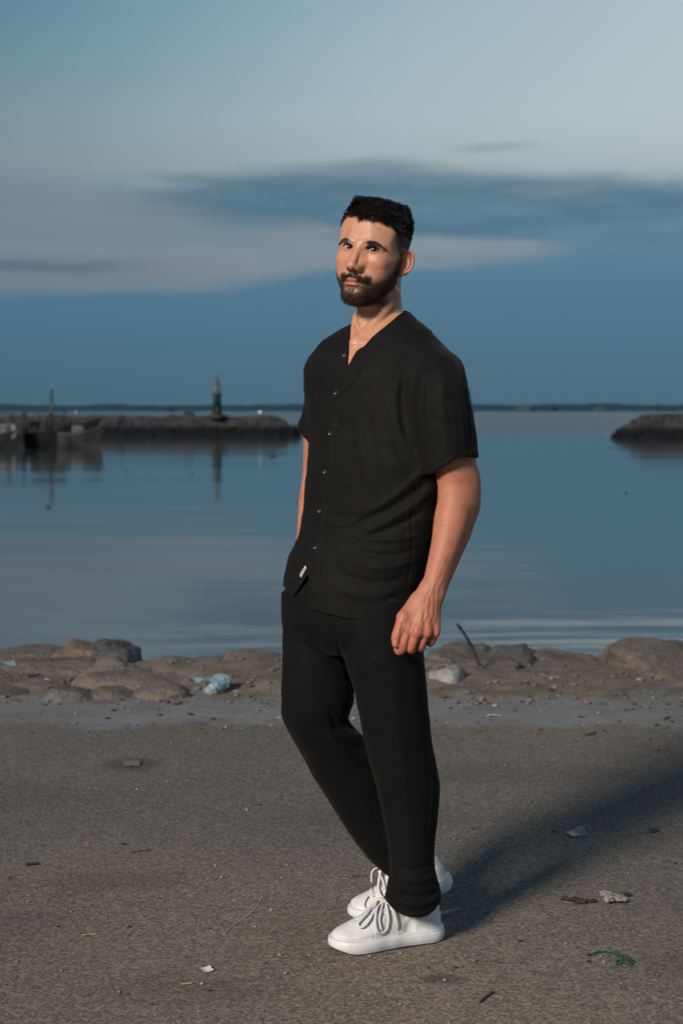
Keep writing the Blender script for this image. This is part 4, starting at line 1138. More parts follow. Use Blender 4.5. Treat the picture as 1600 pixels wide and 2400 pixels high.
# --- arms and hand
ar = Vol((XB(905, 3.6), 3.50, CAMH - (1545 - HZ) / F * 3.6), (XB(1150, 3.65), 3.82, CAMH - (870 - HZ) / F * 3.7), ARES)
arm_ = [(1042, 935, 3.725, .045), (1060, 1000, 3.705, .051), (1068, 1085, 3.69, .0475), (1079, 1140, 3.685, .0425), (1079, 1172, 3.68, .043)]
wc(ar, arm_, .01)
wc(ar, [(1052, 1090, 3.665, .034), (1062, 1150, 3.665, .034)], .02)                       # biceps
wc(ar, [(1090, 1120, 3.70, .032), (1092, 1165, 3.70, .031), (1085, 1205, 3.695, .030)], .02)  # elbow
wc(ar, [(1066, 1165, 3.665, .037), (1058, 1215, 3.652, .041), (1044, 1275, 3.635, .034), (1022, 1345, 3.612, .026), (1006, 1392, 3.60, .0225)], .014)
wc(ar, [(1082, 1190, 3.685, .037), (1072, 1240, 3.67, .034), (1052, 1300, 3.648, .028), (1031, 1362, 3.62, .0225), (1019, 1400, 3.604, .0200)], .014)
wc(ar, [(1003, 1382, 3.603, .022), (989, 1402, 3.598, .0215)], .012)
ar.ell(W(1030, 1392, 3.600), (.010, .010, .013), .008)                                      # ulna head
MC = [((986, 1408, 3.594, .0185), (953, 1476, 3.572, .0128)), ((997, 1408, 3.592, .0185), (976, 1484, 3.562, .0128)),
      ((1008, 1410, 3.594, .0175), (999, 1484, 3.568, .0118)), ((1018, 1414, 3.600, .0155), (1019, 1483, 3.582, .0108))]
for a_, b_ in MC: wc(ar, [a_, b_], .010)
ar.ell(W(980, 1450, 3.603), (.030, .019, .036), .016)
ar.ell(W(975, 1490, 3.608), (.034, .014, .016), .010)
ar.ell(W(1004, 1462, 3.605), (.018, .017, .026), .014)
wc(ar, [(975, 1412, 3.600, .018), (943, 1447, 3.578, .0145)], .014)
FG = [[(954, 1474, 3.573, .0125), (948, 1500, 3.570, .0118), (943, 1519, 3.576, .0112), (935, 1526, 3.590, .0098), (931, 1521, 3.602, .0088)],
      [(977, 1480, 3.565, .0128), (969, 1503, 3.566, .0116), (963, 1520, 3.575, .0110), (966, 1521, 3.594, .0098), (974, 1506, 3.604, .0085)],
      [(1000, 1480, 3.571, .0120), (992, 1500, 3.575, .0110), (985, 1516, 3.583, .0106), (987, 1517, 3.600, .0094), (993, 1502, 3.608, .0080)],
      [(1020, 1479, 3.585, .0108), (1014, 1495, 3.588, .0100), (1008, 1506, 3.594, .0096), (1008, 1506, 3.606, .0084), (1010, 1496, 3.612, .0074)]]
tmp = ar.F
for q, ch in enumerate(FG):
    f_ = ar.blank()
    f_.chain([(*W(p[0], p[1], p[2]), p[3]) for p in ch], .003)
    sl = f_.box(W(900, 1560, 3.6) * [1, 0, 1] + [0, 3.5, 0], W(1060, 1440, 3.55) * [1, 0, 1] + [0, 3.68, 0])
    A = ar.F[sl]; d = f_.F[sl]; k = .0026; h_ = np.clip(.5 + .5 * (A - d) / k, 0, 1)
    ar.F[sl] = A + (d - A) * h_ - k * h_ * (1 - h_)
    del f_
wc(ar, [(946, 1446, 3.576, .0150), (934, 1478, 3.568, .0128), (929, 1494, 3.567, .0122), (928, 1509, 3.571, .0100)], .004)
# clefts between the fingers, knuckles, tendons and veins
for pts, w_, a_ in [([(963, 1484), (957, 1502), (952, 1528)], 2.2, -.0016), ([(988, 1486), (980, 1500), (974, 1526)], 2.2, -.0016), ([(1009, 1487), (1001, 1500), (996, 1520)], 2.2, -.0016),
                    ([(946, 1450), (940, 1475), (936, 1510)], 1.8, -.0016),
                    ([(1020, 1340), (1012, 1385), (1003, 1405), (1000, 1440), (988, 1465), (985, 1490)], 2.4, .0011), ([(1012, 1385), (1014, 1410), (1012, 1445), (996, 1470)], 2.4, .0011),
                    ([(1045, 1330), (1035, 1362), (1026, 1375), (1024, 1400), (1022, 1440), (1018, 1470)], 2.2, .0010), ([(1003, 1408), (990, 1440), (978, 1478)], 3.0, .0008),
                    ([(1052, 1290), (1036, 1325), (1024, 1352), (1012, 1385)], 3.0, .0006), ([(994, 1425), (992, 1455), (1000, 1475)], 3, -.0016), ([(1012, 1440), (1010, 1475)], 3, -.0015),
                    ([(965, 1455), (966, 1480)], 3.5, -.0018), ([(930, 1478), (936, 1479)], 1.4, -.001), ([(938, 1500), (950, 1501)], 1.5, -.0012)]:
    relief(ar, pts, w_, a_, 3.60)
for p, r_ in [((954, 1472, 3.571), .0085), ((977, 1478, 3.561), .0095), ((1000, 1477, 3.568), .0085), ((1020, 1476, 3.583), .0075)]:
    ar.ell(W(*p), (r_, r_, r_ * 1.25), .010)
Va, Qa = ar.mesh()
ar2 = Vol((XB(680, 3.9), 3.72, CAMH - (1360 - HZ) / F * 3.8), (XB(800, 4.0), 4.06, CAMH - (880 - HZ) / F * 3.95), .004)
wc(ar2, [(765, 900, 3.95, .05), (752, 1040, 3.99, .045), (746, 1110, 3.99, .040), (737, 1171, 3.955, .039), (727, 1255, 3.90, .034), (716, 1330, 3.85, .028)], .012)
Vb, Qb = ar2.mesh()
# shins and ankles inside the trouser legs
lg = Vol((XB(840, 3.8), 3.60, .03), (XB(1060, 3.9), 4.08, .50), .004)
wc(lg, [(948, 1850, 3.74, .05), (962, 2060, 3.75, .034), (968, 2100, 3.76, .030)], .01)
wc(lg, [(860, 1850, 3.88, .05), (935, 2000, 3.945, .032), (950, 2035, 3.955, .030)], .01)
Vl, Ql = lg.mesh()
toneA = np.tile(np.array([.40, .160, .098]), (len(Va), 1))
pxa, pya = PX(Va[:, 0], Va[:, 1]), PY(Va[:, 2], Va[:, 1])
red = ss(pya, 1440, 1500)[:, None] * .55; toneA *= (1 + .03 * np.sin(Va[:, 0] * 210 + 3 * np.sin(Va[:, 2] * 90)) * np.sin(Va[:, 2] * 160 + 2 * np.sin(Va[:, 1] * 120)))[:, None]
toneA = toneA * (1 - red) + np.array([.44, .14, .098]) * red
# thumb nail
nail = (np.exp(-(((pxa - 924.5) / 3.6) ** 2 + ((pya - 1506) / 6.0) ** 2) ** 2) * (Va[:, 1] < 3.575))[:, None]
toneA = toneA * (1 - nail * .8) + np.array([.55, .36, .29]) * nail * .8
toneB = np.tile(np.array([.42, .17, .105]), (len(Vb) + len(Vl), 1))
VV = np.concatenate([VhW, Va, Vb, Vl]); n1, n2, n3 = len(VhW), len(VhW) + len(Va), len(VhW) + len(Va) + len(Vb)
# the head frame is mirrored in the world, so its faces are turned over
QQ = np.concatenate([Qh[:, ::-1], Qa + n1, Qb + n2, Ql + n3])
body = mesh_obj('body', VV, QQ, m_skin, man); set_attr(body, 'tone', np.concatenate([tone, toneA, toneB]), np.concatenate([np.ones(len(tone)), np.zeros(len(toneA) + len(toneB))]))
# eyeballs
for s in (-1, 1):
    vs, fs = lathe([(14.3 * math.sin(a), -14.3 * math.cos(a)) for a in np.linspace(0.02, math.pi - .02, 40)], 48)
    P = np.array(vs)                      # axis is z: turn it to look at the camera
    tgt = W2L(np.array([0.0, 0.0, CAMH + .02])); c0 = np.array([s * EYE - 2.0, 69.4, 0.0])
    g_ = (tgt - c0); g_ /= np.linalg.norm(g_)
    zax = g_; xax = np.cross((0, 0, 1), zax); xax /= np.linalg.norm(xax); yax = np.cross(zax, xax)
    r_ = np.hypot(P[:, 0], P[:, 1]); ang = np.degrees(np.arctan2(r_, P[:, 2]))
    c = np.tile(np.array([.37, .33, .31]), (len(P), 1))
    iris = ang < 29; c[iris] = (.028, .012, .007); c[ang < 10.5] = (.003, .003, .003); c[(ang >= 27) & (ang < 30.5)] = (.02, .012, .01)
    P = P * np.where(ang < 22, 1.02, 1.0)[:, None]
    Lc = c0 + P[:, :1] * xax + P[:, 1:2] * yax + P[:, 2:3] * zax
    e = mesh_obj('eye', L2W(Lc), [f[::-1] for f in fs], m_eye, man); set_attr(e, 'tone', c)

# --- hair: thousands of fine tapered strands rooted on the skin
def sample(V, Q, wgt, n, seed):
    r = np.random.RandomState(seed)
    A = V[Q[:, 1]] - V[Q[:, 0]]; B = V[Q[:, 3]] - V[Q[:, 0]]; nrm = np.cross(A, B); ar_ = np.linalg.norm(nrm, axis=1) + 1e-9
    w_ = ar_ * wgt[Q].mean(1); w_ = w_ / w_.sum(); k = r.choice(len(Q), n, p=w_)
    u, v = r.rand(n, 1), r.rand(n, 1)
    return V[Q[k, 0]] + A[k] * u + B[k] * v, nrm[k] / ar_[k][:, None], r
def strands(name, roots, dirs, lens, rad, mat, seg=4, gravity=0.0, curl=None, nrmv=None, lift=None, seed=0, clump=None):
    """roots and directions in head space (mm); one merged mesh"""
    n = len(roots); r = np.random.RandomState(seed)
    pts = np.zeros((n, seg + 1, 3)); pts[:, 0] = roots; d = dirs.copy(); step = (lens / seg)[:, None]
    for i in range(seg):
        pts[:, i + 1] = pts[:, i] + d * step
        if curl is not None: d = d + curl * step
        d = d + r.normal(size=d.shape) * .05
        d = d / np.linalg.norm(d, axis=1)[:, None]
    if clump:
        nc, amt = clump; ci = r.choice(n, nc, replace=False); own = np.empty(n, int)
        for a_ in range(0, n, 1000): own[a_:a_ + 1000] = ci[((roots[a_:a_ + 1000, None] - roots[None, ci]) ** 2).sum(2).argmin(1)]
        tt = (np.linspace(0, 1, seg + 1) ** 1.3 * amt)[None, :, None] * r.uniform(.5, 1, (n, 1, 1))
        pts = pts * (1 - tt) + pts[own] * tt
    t = np.diff(pts, axis=1); t = np.concatenate([t, t[:, -1:]], 1); t /= np.linalg.norm(t, axis=2, keepdims=True) + 1e-9
    up = np.cross(t, r.normal(size=(n, 1, 3))); up /= np.linalg.norm(up, axis=2, keepdims=True) + 1e-9
    sd = np.cross(t, up); rr_ = rad * np.linspace(1, .25, seg + 1)[None, :, None]
    ring = [pts + (up * math.cos(a) + sd * math.sin(a)) * rr_ for a in (0, 2.094, 4.189)]
    Vv = np.stack(ring, 2).reshape(-1, 3)           # n, seg+1, 3
    base = np.arange(n)[:, None, None] * (seg + 1) * 3 + np.arange(seg)[None, :, None] * 3
    j = np.arange(3)[None, None, :]
    Fq = np.stack([base + j, base + (j + 1) % 3, base + (j + 1) % 3 + 3, base + j + 3], -1).reshape(-1, 4)
    return mesh_obj(name, L2W(Vv), Fq, mat, man)
hm = hair_mask(Vh) * (Vh[:, 2] > -60)
fl = fade_level(Vh)
Qn = Qh
def lowf(P, s, seed):
    return np.array([mnoise.noise(Vector((p[0] * s + seed, p[1] * s, p[2] * s))) for p in P])
R_, Nn, r = sample(Vh, Qn, hm * ss(fl, .15, .5), 11000, 1)
f1 = lowf(R_, .035, 3); f2 = lowf(R_, .035, 19); f3 = lowf(R_, .11, 7)
yy = R_[:, 1]; zz = R_[:, 2]
rad_ = R_ - np.array([6.0, -62.0, 118.0]); rad_[:, 2] *= .6; rad_ /= np.linalg.norm(rad_, axis=1)[:, None]
comb = rad_ * 1.0 + np.array([-.32, .35, 0]) + np.stack([f1 * .55, f2 * .2, f3 * .08], 1)
liftv = .44 + .08 * f3 + .12 * f1 + r.normal(size=len(R_)) * .04
d = comb + Nn * liftv[:, None] + r.normal(size=R_.shape) * .05
tang = d; tang /= np.linalg.norm(tang, axis=1)[:, None]
ln = (16 + 15 * ss(zz, 60, 95)) * (1 + f3 * .25) * (.8 + .4 * r.rand(len(R_))) * (.35 + .65 * ss(fade_level(R_), .1, .9))
ln *= np.where((yy > 66), .8, 1) * (1 - .6 * ss(-R_[:, 0], 22, 58)) * (1 - .5 * ss(-yy, 30, 80)) * (1 - .5 * ss(R_[:, 0], 45, 70))
cr = -Nn * .028 + np.array([0, 0, -.008]) + np.stack([f2 * .03, f1 * .0, f3 * .02], 1)
strands('hair', R_, tang, ln, .36, m_hair, 6, curl=cr, seed=2, clump=(330, .62))
# fringe wisps falling on the forehead
R_, Nn, r = sample(Vh, Qn, ((Vh[:, 1] > 62) & (hair_mask(Vh) > .3) & (Vh[:, 2] < 88)).astype(float), 900, 5)
d = np.stack([-.25 + lowf(R_, .06, 1) * 1.6, .42 * np.ones(len(R_)), -.75 * np.ones(len(R_))], 1) + Nn * .35 + r.normal(size=R_.shape) * .2; d /= np.linalg.norm(d, axis=1)[:, None]
strands('hair_fringe', R_, d, 7 + 11 * r.rand(len(R_)), .22, m_hair, 4, curl=-Nn * .045, seed=6, clump=(50, .7))
# faded sides
R_, Nn, r = sample(Vh, Qn, hm * (1 - fl) * (Vh[:, 2] > -45), 5200, 8)
d = Nn * .7 + np.array([0, .25, -.8]) + r.normal(size=R_.shape) * .2; d /= np.linalg.norm(d, axis=1)[:, None]
strands('hair_sides', R_, d, (1.5 + 4.5 * ss(R_[:, 2], 10, 60)), .20, m_hair, 2, seed=9)
# beard and moustache
bmk = beard_mask(Vh)
wq = bmk * (1 + 2.2 * ((Vh[:, 2] > -84) & (Vh[:, 1] > 72)))
st_ = ss(np.interp(Vh[:, 1], [0, 12, 24, 34, 48, 62, 76], [34, 24, 2, -28, -50, -62, -70]) - Vh[:, 2], -4, 12) * (Vh[:, 1] > -4) * (Vh[:, 2] > -125) * (Vh[:, 1] < 80) * .22
R_, Nn, r = sample(Vh, Qn, np.maximum(wq, st_), 10500, 11)
down = np.array([0, .15, -1.0]); sidew = np.stack([np.sign(R_[:, 0]) * .25 * (R_[:, 2] > -80), np.zeros(len(R_)), np.zeros(len(R_))], 1)
d = Nn * .55 + down + sidew + r.normal(size=R_.shape) * .28; d /= np.linalg.norm(d, axis=1)[:, None]
L_ = 1.6 + 1.8 * beard_mask(R_) + 6.0 * ss(R_[:, 2], -88, -118) * ss(R_[:, 1], 20, 60) + 2.5 * ((R_[:, 2] > -80) & (R_[:, 1] > 75)) + 1.5 * r.rand(len(R_))
strands('beard', R_, d, L_, .20, m_beard, 3, curl=np.tile([0, 0, -.02], (len(R_), 1)) - Nn * .01, seed=12)
# eyebrows and lashes
for s in (-1, 1):
    yb = lambda x: np.interp(np.abs(x), [14, 20, 30, 42, 52, 60], [8.0, 9.5, 12.5, 13.5, 10.0, 4.5])
    x, z = Vh[:, 0], Vh[:, 2]
    th_ = np.interp(np.abs(x), [12, 18, 34, 48, 60], [3.0, 4.9, 4.8, 3.4, 1.0])
    wg = ss(np.abs(z - yb(x)), th_ + .8, th_ - .8) * (np.sign(x) == s) * (np.abs(x) > 11) * (np.abs(x) < 61) * (Vh[:, 1] > 50)
    R_, Nn, r = sample(Vh, Qn, wg.astype(float), 1700, 20 + s)
    ax_ = np.abs(R_[:, 0]); sl_ = np.interp(ax_, [14, 26, 40, 58], [1.0, .5, .05, -.5])
    d = np.stack([s * np.ones(len(R_)), -.25 * np.ones(len(R_)), sl_ * .8], 1) + Nn * .25 + r.normal(size=R_.shape) * .15; d /= np.linalg.norm(d, axis=1)[:, None]
    strands('eyebrow', R_, d, 4.5 + 2.5 * r.rand(len(R_)), .15, m_hair, 3, seed=30 + s)
    # upper lashes
    t = np.linspace(-.92, .95, 70); up = 6.6 * (1 - t * t) ** .72 + .8 * t * s
    X_ = s * EYE + 2.6 + 15.8 * t; Y_ = 69.2 + np.sqrt(np.clip(16.4 ** 2 - (X_ - s * EYE) ** 2 - up ** 2, 1, None)) - .2
    R_ = np.stack([X_, Y_, up], 1); d = np.stack([t * .7, np.full(70, .75), np.full(70, .25)], 1); d /= np.linalg.norm(d, axis=1)[:, None]
    strands('eyelashes', R_, d, np.full(70, 4.6), .22, m_hair, 3, curl=np.tile([0, -.02, .12], (70, 1)), seed=40 + s)
# ------------------------------------------------------------------ clothes
def cloth(name, c1, c2, rough, weave, bstr, folds):
    m, nt, b = material(name, c1, rough, spec=.12)
    b.inputs['Sheen Weight'].default_value = .03; b.inputs['Sheen Roughness'].default_value = .45; b.inputs['Sheen Tint'].default_value = (.9, .85, .8, 1)
    co = objco(nt); x, y, z = sep(nt, co)
    th1 = noise(nt, combine(nt, x * 90.0, y * 90.0, z * 900.0), 1.0, 2, .6); th2 = noise(nt, combine(nt, x * 900.0, y * 900.0, z * 60.0), 1.0, 2, .6)
    f_ = noise(nt, co, folds, 4, .5)
    nt.links.new(ramp(nt, th1 * .35 + th2 * .35 + noise(nt, co, 24, 4, .6) * .3, [(.36, (*c1, 1)), (.66, (*c2, 1))]), b.inputs['Base Color'])
    add_bump(nt, b, (th1 + th2) * .12 + f_ * 1.0, bstr, .004)
    return m
m_shirt = cloth('black linen', (.0036, .0034, .0031), (.0092, .0086, .0078), .75, 1, .45, 16)
m_trous = cloth('black trouser cloth', (.0028, .0027, .0025), (.0055, .0052, .0048), .8, 1, .35, 9)
m_btn, nt, b = material('black button', (.025, .025, .025), .30, spec=.6)
m_tag, nt, b = material('pale woven tag', (.55, .52, .48), .8)
m_ink, nt, b = material('dark tag print', (.06, .055, .05), .8)

sv = Vol((XB(640, 3.75), 3.56, CAMH - (1475 - HZ) / F * 3.8), (XB(1135, 3.62), 4.12, CAMH - (722 - HZ) / F * 3.85), CRES)
loft(sv, TORSO)
# hem of the shirt: curved tail in front, flap pushed up over the pocket
HEMX = [640, 656, 664, 688, 700, 722, 724.5, 745, 798, 836, 881, 915, 950, 985, 1040]
HEMY = [1362, 1366, 1374, 1397, 1380, 1346, 1428, 1432, 1447, 1452, 1446, 1434, 1423, 1405, 1380]
def hemfn(X, Y, Z):
    px = PX(X, Y); py = PY(Z, Y); return ((py - np.interp(px, HEMX, HEMY)) / F * 3.75).astype(np.float32)
sv.op(hemfn, sv.lo, sv.lo + np.array(sv.n) * sv.h, 0, 'i')
def sleeve(st, cutx, cuty, k):
    t = sv.blank()
    loft(t, st)
    f_ = lambda X, Y, Z: ((PY(Z, Y) - np.interp(PX(X, Y), cutx, cuty)) / F * 3.7).astype(np.float32)
    t.op(f_, t.lo, t.lo + np.array(t.n) * t.h, 0, 'i')
    A, d = sv.F, t.F
    zz = t.ax[2][None, None, :]; kk = k[0] + (k[1] - k[0]) * ss(zz, CAMH - (1000 - HZ) / F * 3.7, CAMH - (850 - HZ) / F * 3.7)
    h_ = np.clip(.5 + .5 * (A - d) / kk, 0, 1).astype(np.float32); sv.F = A + (d - A) * h_ - kk * h_ * (1 - h_)
SL = [(784, 978, 988, 3.82, .008), (798, 972, 1008, 3.81, .03), (812, 968, 1034, 3.79, .055), (832, 968, 1066, 3.765, .080), (856, 962, 1084, 3.745, .090), (886, 958, 1093, 3.725, .097), (934, 955, 1102, 3.705, .097), (1000, 960, 1113, 3.695, .092), (1044, 968, 1118, 3.69, .088),
      (1072, 975, 1120, 3.688, .086), (1120, 988, 1121, 3.685, .084)]
sleeve(SL, [940, 990, 1014, 1022, 1037, 1053, 1066, 1076, 1090, 1130], [1118, 1114, 1109, 1101, 1093, 1084, 1075, 1070, 1071, 1073], (.006, .035))
SRt = [(806, 772, 778, 3.93, .008), (822, 748, 785, 3.93, .03), (845, 727, 790, 3.93, .055), (893, 716, 800, 3.94, .08), (934, 713, 805, 3.95, .085), (972, 706, 805, 3.955, .085), (1003, 695, 805, 3.955, .085), (1040, 690, 810, 3.955, .085), (1090, 690, 810, 3.955, .085)]
sleeve(SRt, [680, 694, 723, 745, 800], [1000, 1003, 1037, 1060, 1100], (.006, .03))
# body of the shirt kept clear of the hanging arm; neck opening
VOPEN = [(815, 640), (827, 712), (827.5, 738), (822, 767), (819, 803), (815, 832), (810.5, 875), (818, 856), (826, 841), (836, 824), (844, 817), (855, 812), (874, 791), (904, 765), (948, 733), (975, 640)]
def vfn(X, Y, Z):
    d = poly_sd(VOPEN, PX(X, Y), PY(Z, Y)) / F * 3.78
    return np.maximum(d, Y - (3.87 + 0 * X)).astype(np.float32)
sl0 = W(780, 890, 3.6); sl1 = W(1000, 640, 3.9)
sv.op(vfn, (sl0[0], sv.lo[1], sl0[2]), (sl1[0], 3.9, sl1[2]), .0015, 's')
sv.chain([(*W(884, 700, 3.87), .062), (*W(883, 745, 3.87), .064)], .004, 's')
# folds: raised and sunken lines (photo positions, width px, height m)
FOLD = [
 # collar band and placket
 ([(948, 742), (904, 775), (874, 802), (857, 822), (838, 840), (826, 860), (815, 876)], 6.5, .0022), ([(952, 760), (905, 795), (872, 822), (850, 848), (826, 880), (800, 908), (790, 922)], 3.2, -.0022),
 ([(880, 806), (850, 838), (826, 862), (800, 895), (786, 918)], 4.5, .0022), ([(900, 802), (872, 832), (846, 862), (822, 892)], 5, .0018),
 ([(822, 745), (806, 790), (790, 782)], 5, .0010), ([(788, 784), (800, 812), (806, 836), (806, 862)], 3.0, -.0012),
 ([(804, 930), (790, 1015), (777, 1105), (765, 1200), (756, 1284), (748, 1370), (745, 1430)], 1.8, -.0014),
 ([(774, 925), (762, 1015), (750, 1105), (738, 1200), (727, 1284), (724, 1340)], 1.8, -.0012),
 ([(790, 930), (776, 1015), (763, 1105), (751, 1200), (742, 1284), (736, 1420)], 7, .0010),
 # armhole seam and folds falling from it
 ([(1040, 818), (1012, 826), (990, 842), (975, 870), (966, 905), (960, 950), (962, 1000), (972, 1045), (990, 1085)], 2.4, -.0024),
 ([(1002, 850), (985, 900), (978, 950), (982, 1000)], 6, .0030), ([(996, 865), (990, 910), (992, 960), (988, 1010)], 6, -.0022), ([(1040, 860), (1035, 930), (1040, 1000), (1050, 1060)], 9, .0020),
 ([(1020, 870), (1012, 930), (1018, 1000)], 6, -.0022), ([(1072, 880), (1080, 950), (1086, 1010), (1090, 1066)], 6, .0028), ([(1082, 890), (1094, 960), (1100, 1020), (1100, 1068)], 4.5, -.0034),
 ([(950, 880), (940, 930), (944, 985), (956, 1030)], 8, -.0036), ([(938, 880), (925, 935), (930, 990), (945, 1040)], 8, .0026),
 ([(1006, 1108), (1024, 1098), (1054, 1081), (1078, 1067), (1116, 1069)], 3.0, .0008), ([(1004, 1098), (1022, 1088), (1050, 1072), (1076, 1058), (1116, 1060)], 1.5, -.0010),
 # drag lines across the body
 ([(1010, 1120), (975, 1150), (935, 1180), (890, 1205), (850, 1222), (822, 1240)], 10, -0.0072), ([(1012, 1150), (975, 1180), (935, 1205), (890, 1232), (850, 1248)], 9, 0.0061),
 ([(1000, 1190), (950, 1222), (900, 1244), (850, 1262)], 7, -0.0046), ([(1010, 1085), (975, 1118), (940, 1150), (900, 1180), (860, 1202)], 8, 0.0043),
 ([(990, 1250), (950, 1262), (900, 1266), (850, 1262), (820, 1250)], 7, 0.0038), ([(980, 1285), (930, 1300), (880, 1302), (830, 1290), (790, 1266)], 8, -0.0041),
 ([(975, 1310), (930, 1328), (880, 1332), (830, 1318), (780, 1288)], 8, 0.0041), ([(965, 1340), (920, 1360), (870, 1366), (810, 1350), (765, 1310)], 8, -0.0038), ([(950, 1372), (905, 1392), (850, 1398), (800, 1385), (760, 1350)], 9, 0.0032),
 ([(860, 960), (870, 1040), (885, 1110), (900, 1160)], 12, -0.0038), ([(835, 960), (842, 1050), (860, 1120), (880, 1165)], 12, 0.0032), ([(905, 1010), (925, 1080), (950, 1120)], 9, 0.0038),
 ([(770, 1205), (810, 1212), (850, 1205)], 6, -0.0029), ([(768, 1225), (800, 1232), (840, 1226)], 6, 0.0026), ([(775, 960), (800, 1000), (830, 1020)], 9, -0.0020),
 # side seam with its pucker
 ([(1000, 1090), (985, 1150), (968, 1190), (962, 1240), (966, 1300), (955, 1360), (950, 1420)], 2.0, -.0018), ([(956, 1195), (957, 1240), (960, 1290)], 3, .0016),
 # shoulder
 ([(960, 770), (990, 790), (1010, 815)], 9, .0010), ([(905, 850), (930, 880), (945, 900)], 9, -.0018),
 # hem stitching
 ([(728, 1420), (745, 1424), (798, 1438), (836, 1443), (881, 1437), (915, 1425), (950, 1414)], 1.3, -.0008),
 # bunched flap
 ([(690, 1285), (702, 1320), (712, 1340)], 5, -.0030), ([(676, 1310), (690, 1325), (705, 1330)], 5, .0030), ([(664, 1340), (676, 1350), (686, 1380)], 5, -.0025), ([(668, 1375), (685, 1362), (705, 1335)], 5, .0022),
]
def plateau(vol, poly, soft, amp, ylim):
    P = np.array(poly, float); lo = W(P[:, 0].min() - 6, P[:, 1].max() + 6, 3.9); hi = W(P[:, 0].max() + 6, P[:, 1].min() - 6, 3.6)
    lo[0] -= .02; hi[0] += .02
    def fn(X, Y, Z):
        d = poly_sd(poly, PX(X, Y), PY(Z, Y)); return (-amp * ss(-d, -soft, soft) * (Y < ylim)).astype(np.float32)
    vol.op(fn, (lo[0], vol.lo[1], lo[2]), (hi[0], ylim, hi[2]), 0, 'a')
plateau(sv, [(944, 722), (904, 762), (872, 790), (853, 811), (834, 822), (824, 840), (808, 876), (797, 905), (788, 925), (780, 935), (800, 925), (830, 893), (853, 858), (876, 828), (908, 799), (955, 765), (975, 745)], 1.5, .0032, 3.86)
plateau(sv, [(795, 940), (781, 1015), (769, 1105), (757, 1200), (748, 1284), (741, 1440), (719, 1440), (724, 1340), (730, 1284), (742, 1200), (755, 1105), (767, 1015), (778, 930)], 1.0, .0013, 3.86)
for pts, w_, a_ in FOLD: relief(sv, pts, w_, a_, 3.84)
nz = lambda X, Y, Z: (.0012 * (np.sin(X * 37 + Z * 21 + 2 * np.sin(Z * 13)) * np.sin(Y * 31 - Z * 17 + 1.3 * np.sin(X * 23))) + .0006 * np.sin(X * 90 + 3 * np.sin(Z * 40)) * np.sin(Z * 70 + Y * 60)).astype(np.float32)
sv.op(nz, sv.lo, sv.lo + np.array(sv.n) * sv.h, 0, 'a')
Vs_, Qs_ = sv.mesh()
c = Vs_[Qs_].mean(1); cpx, cpy = PX(c[:, 0], c[:, 1]), PY(c[:, 2], c[:, 1])
def take(V, Q, m):
    q = Q[m]; u, inv = np.unique(q, return_inverse=True); return V[u], inv.reshape(q.shape)
d1, _ = line_d([(952, 748), (904, 783), (874, 811), (850, 838), (826, 862), (812, 880)], cpx, cpy); collar = (d1 < 15) & (c[:, 1] < 3.86) & (cpy < 884) & (cpy > 730)
collar |= (poly_sd([(827, 730), (790, 782), (806, 836), (820, 836)], cpx, cpy) < 0) & (c[:, 1] < 3.88)
d2, _ = line_d([(786, 925), (775, 1015), (762, 1105), (751, 1200), (741, 1284), (735, 1340), (733, 1440)], cpx, cpy); plk = (d2 < 13) & (c[:, 1] < 3.84) & (cpy > 884) & ~collar & (cpx > 719)
slv = (poly_sd([(1045, 800), (1012, 824), (990, 842), (975, 870), (966, 905), (960, 950), (962, 1000), (972, 1045), (990, 1085), (1010, 1125), (1150, 1120), (1150, 800)], cpx, cpy) < 0) & (c[:, 1] < 3.83) & ~collar
slv2 = (cpx < 722) & (cpy > 860) & (cpy < 1060)
rest = ~(collar | plk | slv | slv2)
shirt = mesh_obj('shirt', *take(Vs_, Qs_, rest), m_shirt, man)
for nm, m_ in (('collar', collar), ('button_placket', plk), ('sleeve', slv), ('sleeve', slv2)):
    mesh_obj(nm, *take(Vs_, Qs_, m_), m_shirt, shirt)
bvh_shirt = BVHTree.FromPolygons([tuple(v) for v in Vs_], [tuple(int(i) for i in q) for q in Qs_])
def hit(bvh, px, py):
    o = Vector((0, 0, CAMH)); d = (WV(px, py, 3.7) - o).normalized(); h_ = bvh.ray_cast(o, d)
    if h_[0] is None: return WV(px, py, 3.72), Vector((0, -1, 0))
    n = h_[1]; n = n if n.dot(d) < 0 else -n
    return h_[0], n
def button(px, py, parent, R=.0056):
    p, n = hit(bvh_shirt, px, py); n = (n + Vector((-.25, -.3, 0))).normalized(); a = n.orthogonal().normalized(); b_ = n.cross(a); vs = []; fs = []; m = 24
    prof = [(.2, .0), (1, .0), (1.03, .25), (.95, .42), (.78, .42), (.68, .25), (0.34, .22), (.0, .22)]
    for (r_, h_) in prof:
        for k in range(m):
            t = 6.2832 * k / m; vs.append(tuple(p + n * (h_ * R - .0006) + (a * math.cos(t) + b_ * math.sin(t)) * R * max(r_, .01)))
    for j in range(len(prof) - 1):
        for k in range(m): fs.append((j * m + k, j * m + (k + 1) % m, (j + 1) * m + (k + 1) % m, (j + 1) * m + k))
    o = mesh_obj('button', vs, fs, m_btn, parent)
    vs = []; fs = []
    for (u, v) in ((-.2, -.2), (.2, -.2), (.2, .2), (-.2, .2)):
        q = p + n * (.235 * R) + a * R * u + b_ * R * v
        t_ = tube([q, q + n * .0004], .0006, 6); k0 = len(vs); vs += t_[0]; fs += [tuple(i + k0 for i in f) for f in t_[1]]
    mesh_obj('thread', vs, fs, m_ink, o)
for (px, py) in [(808.5, 833.5), (787, 921), (774, 1016), (762, 1106), (749, 1198), (740, 1284)]: button(px, py, shirt)
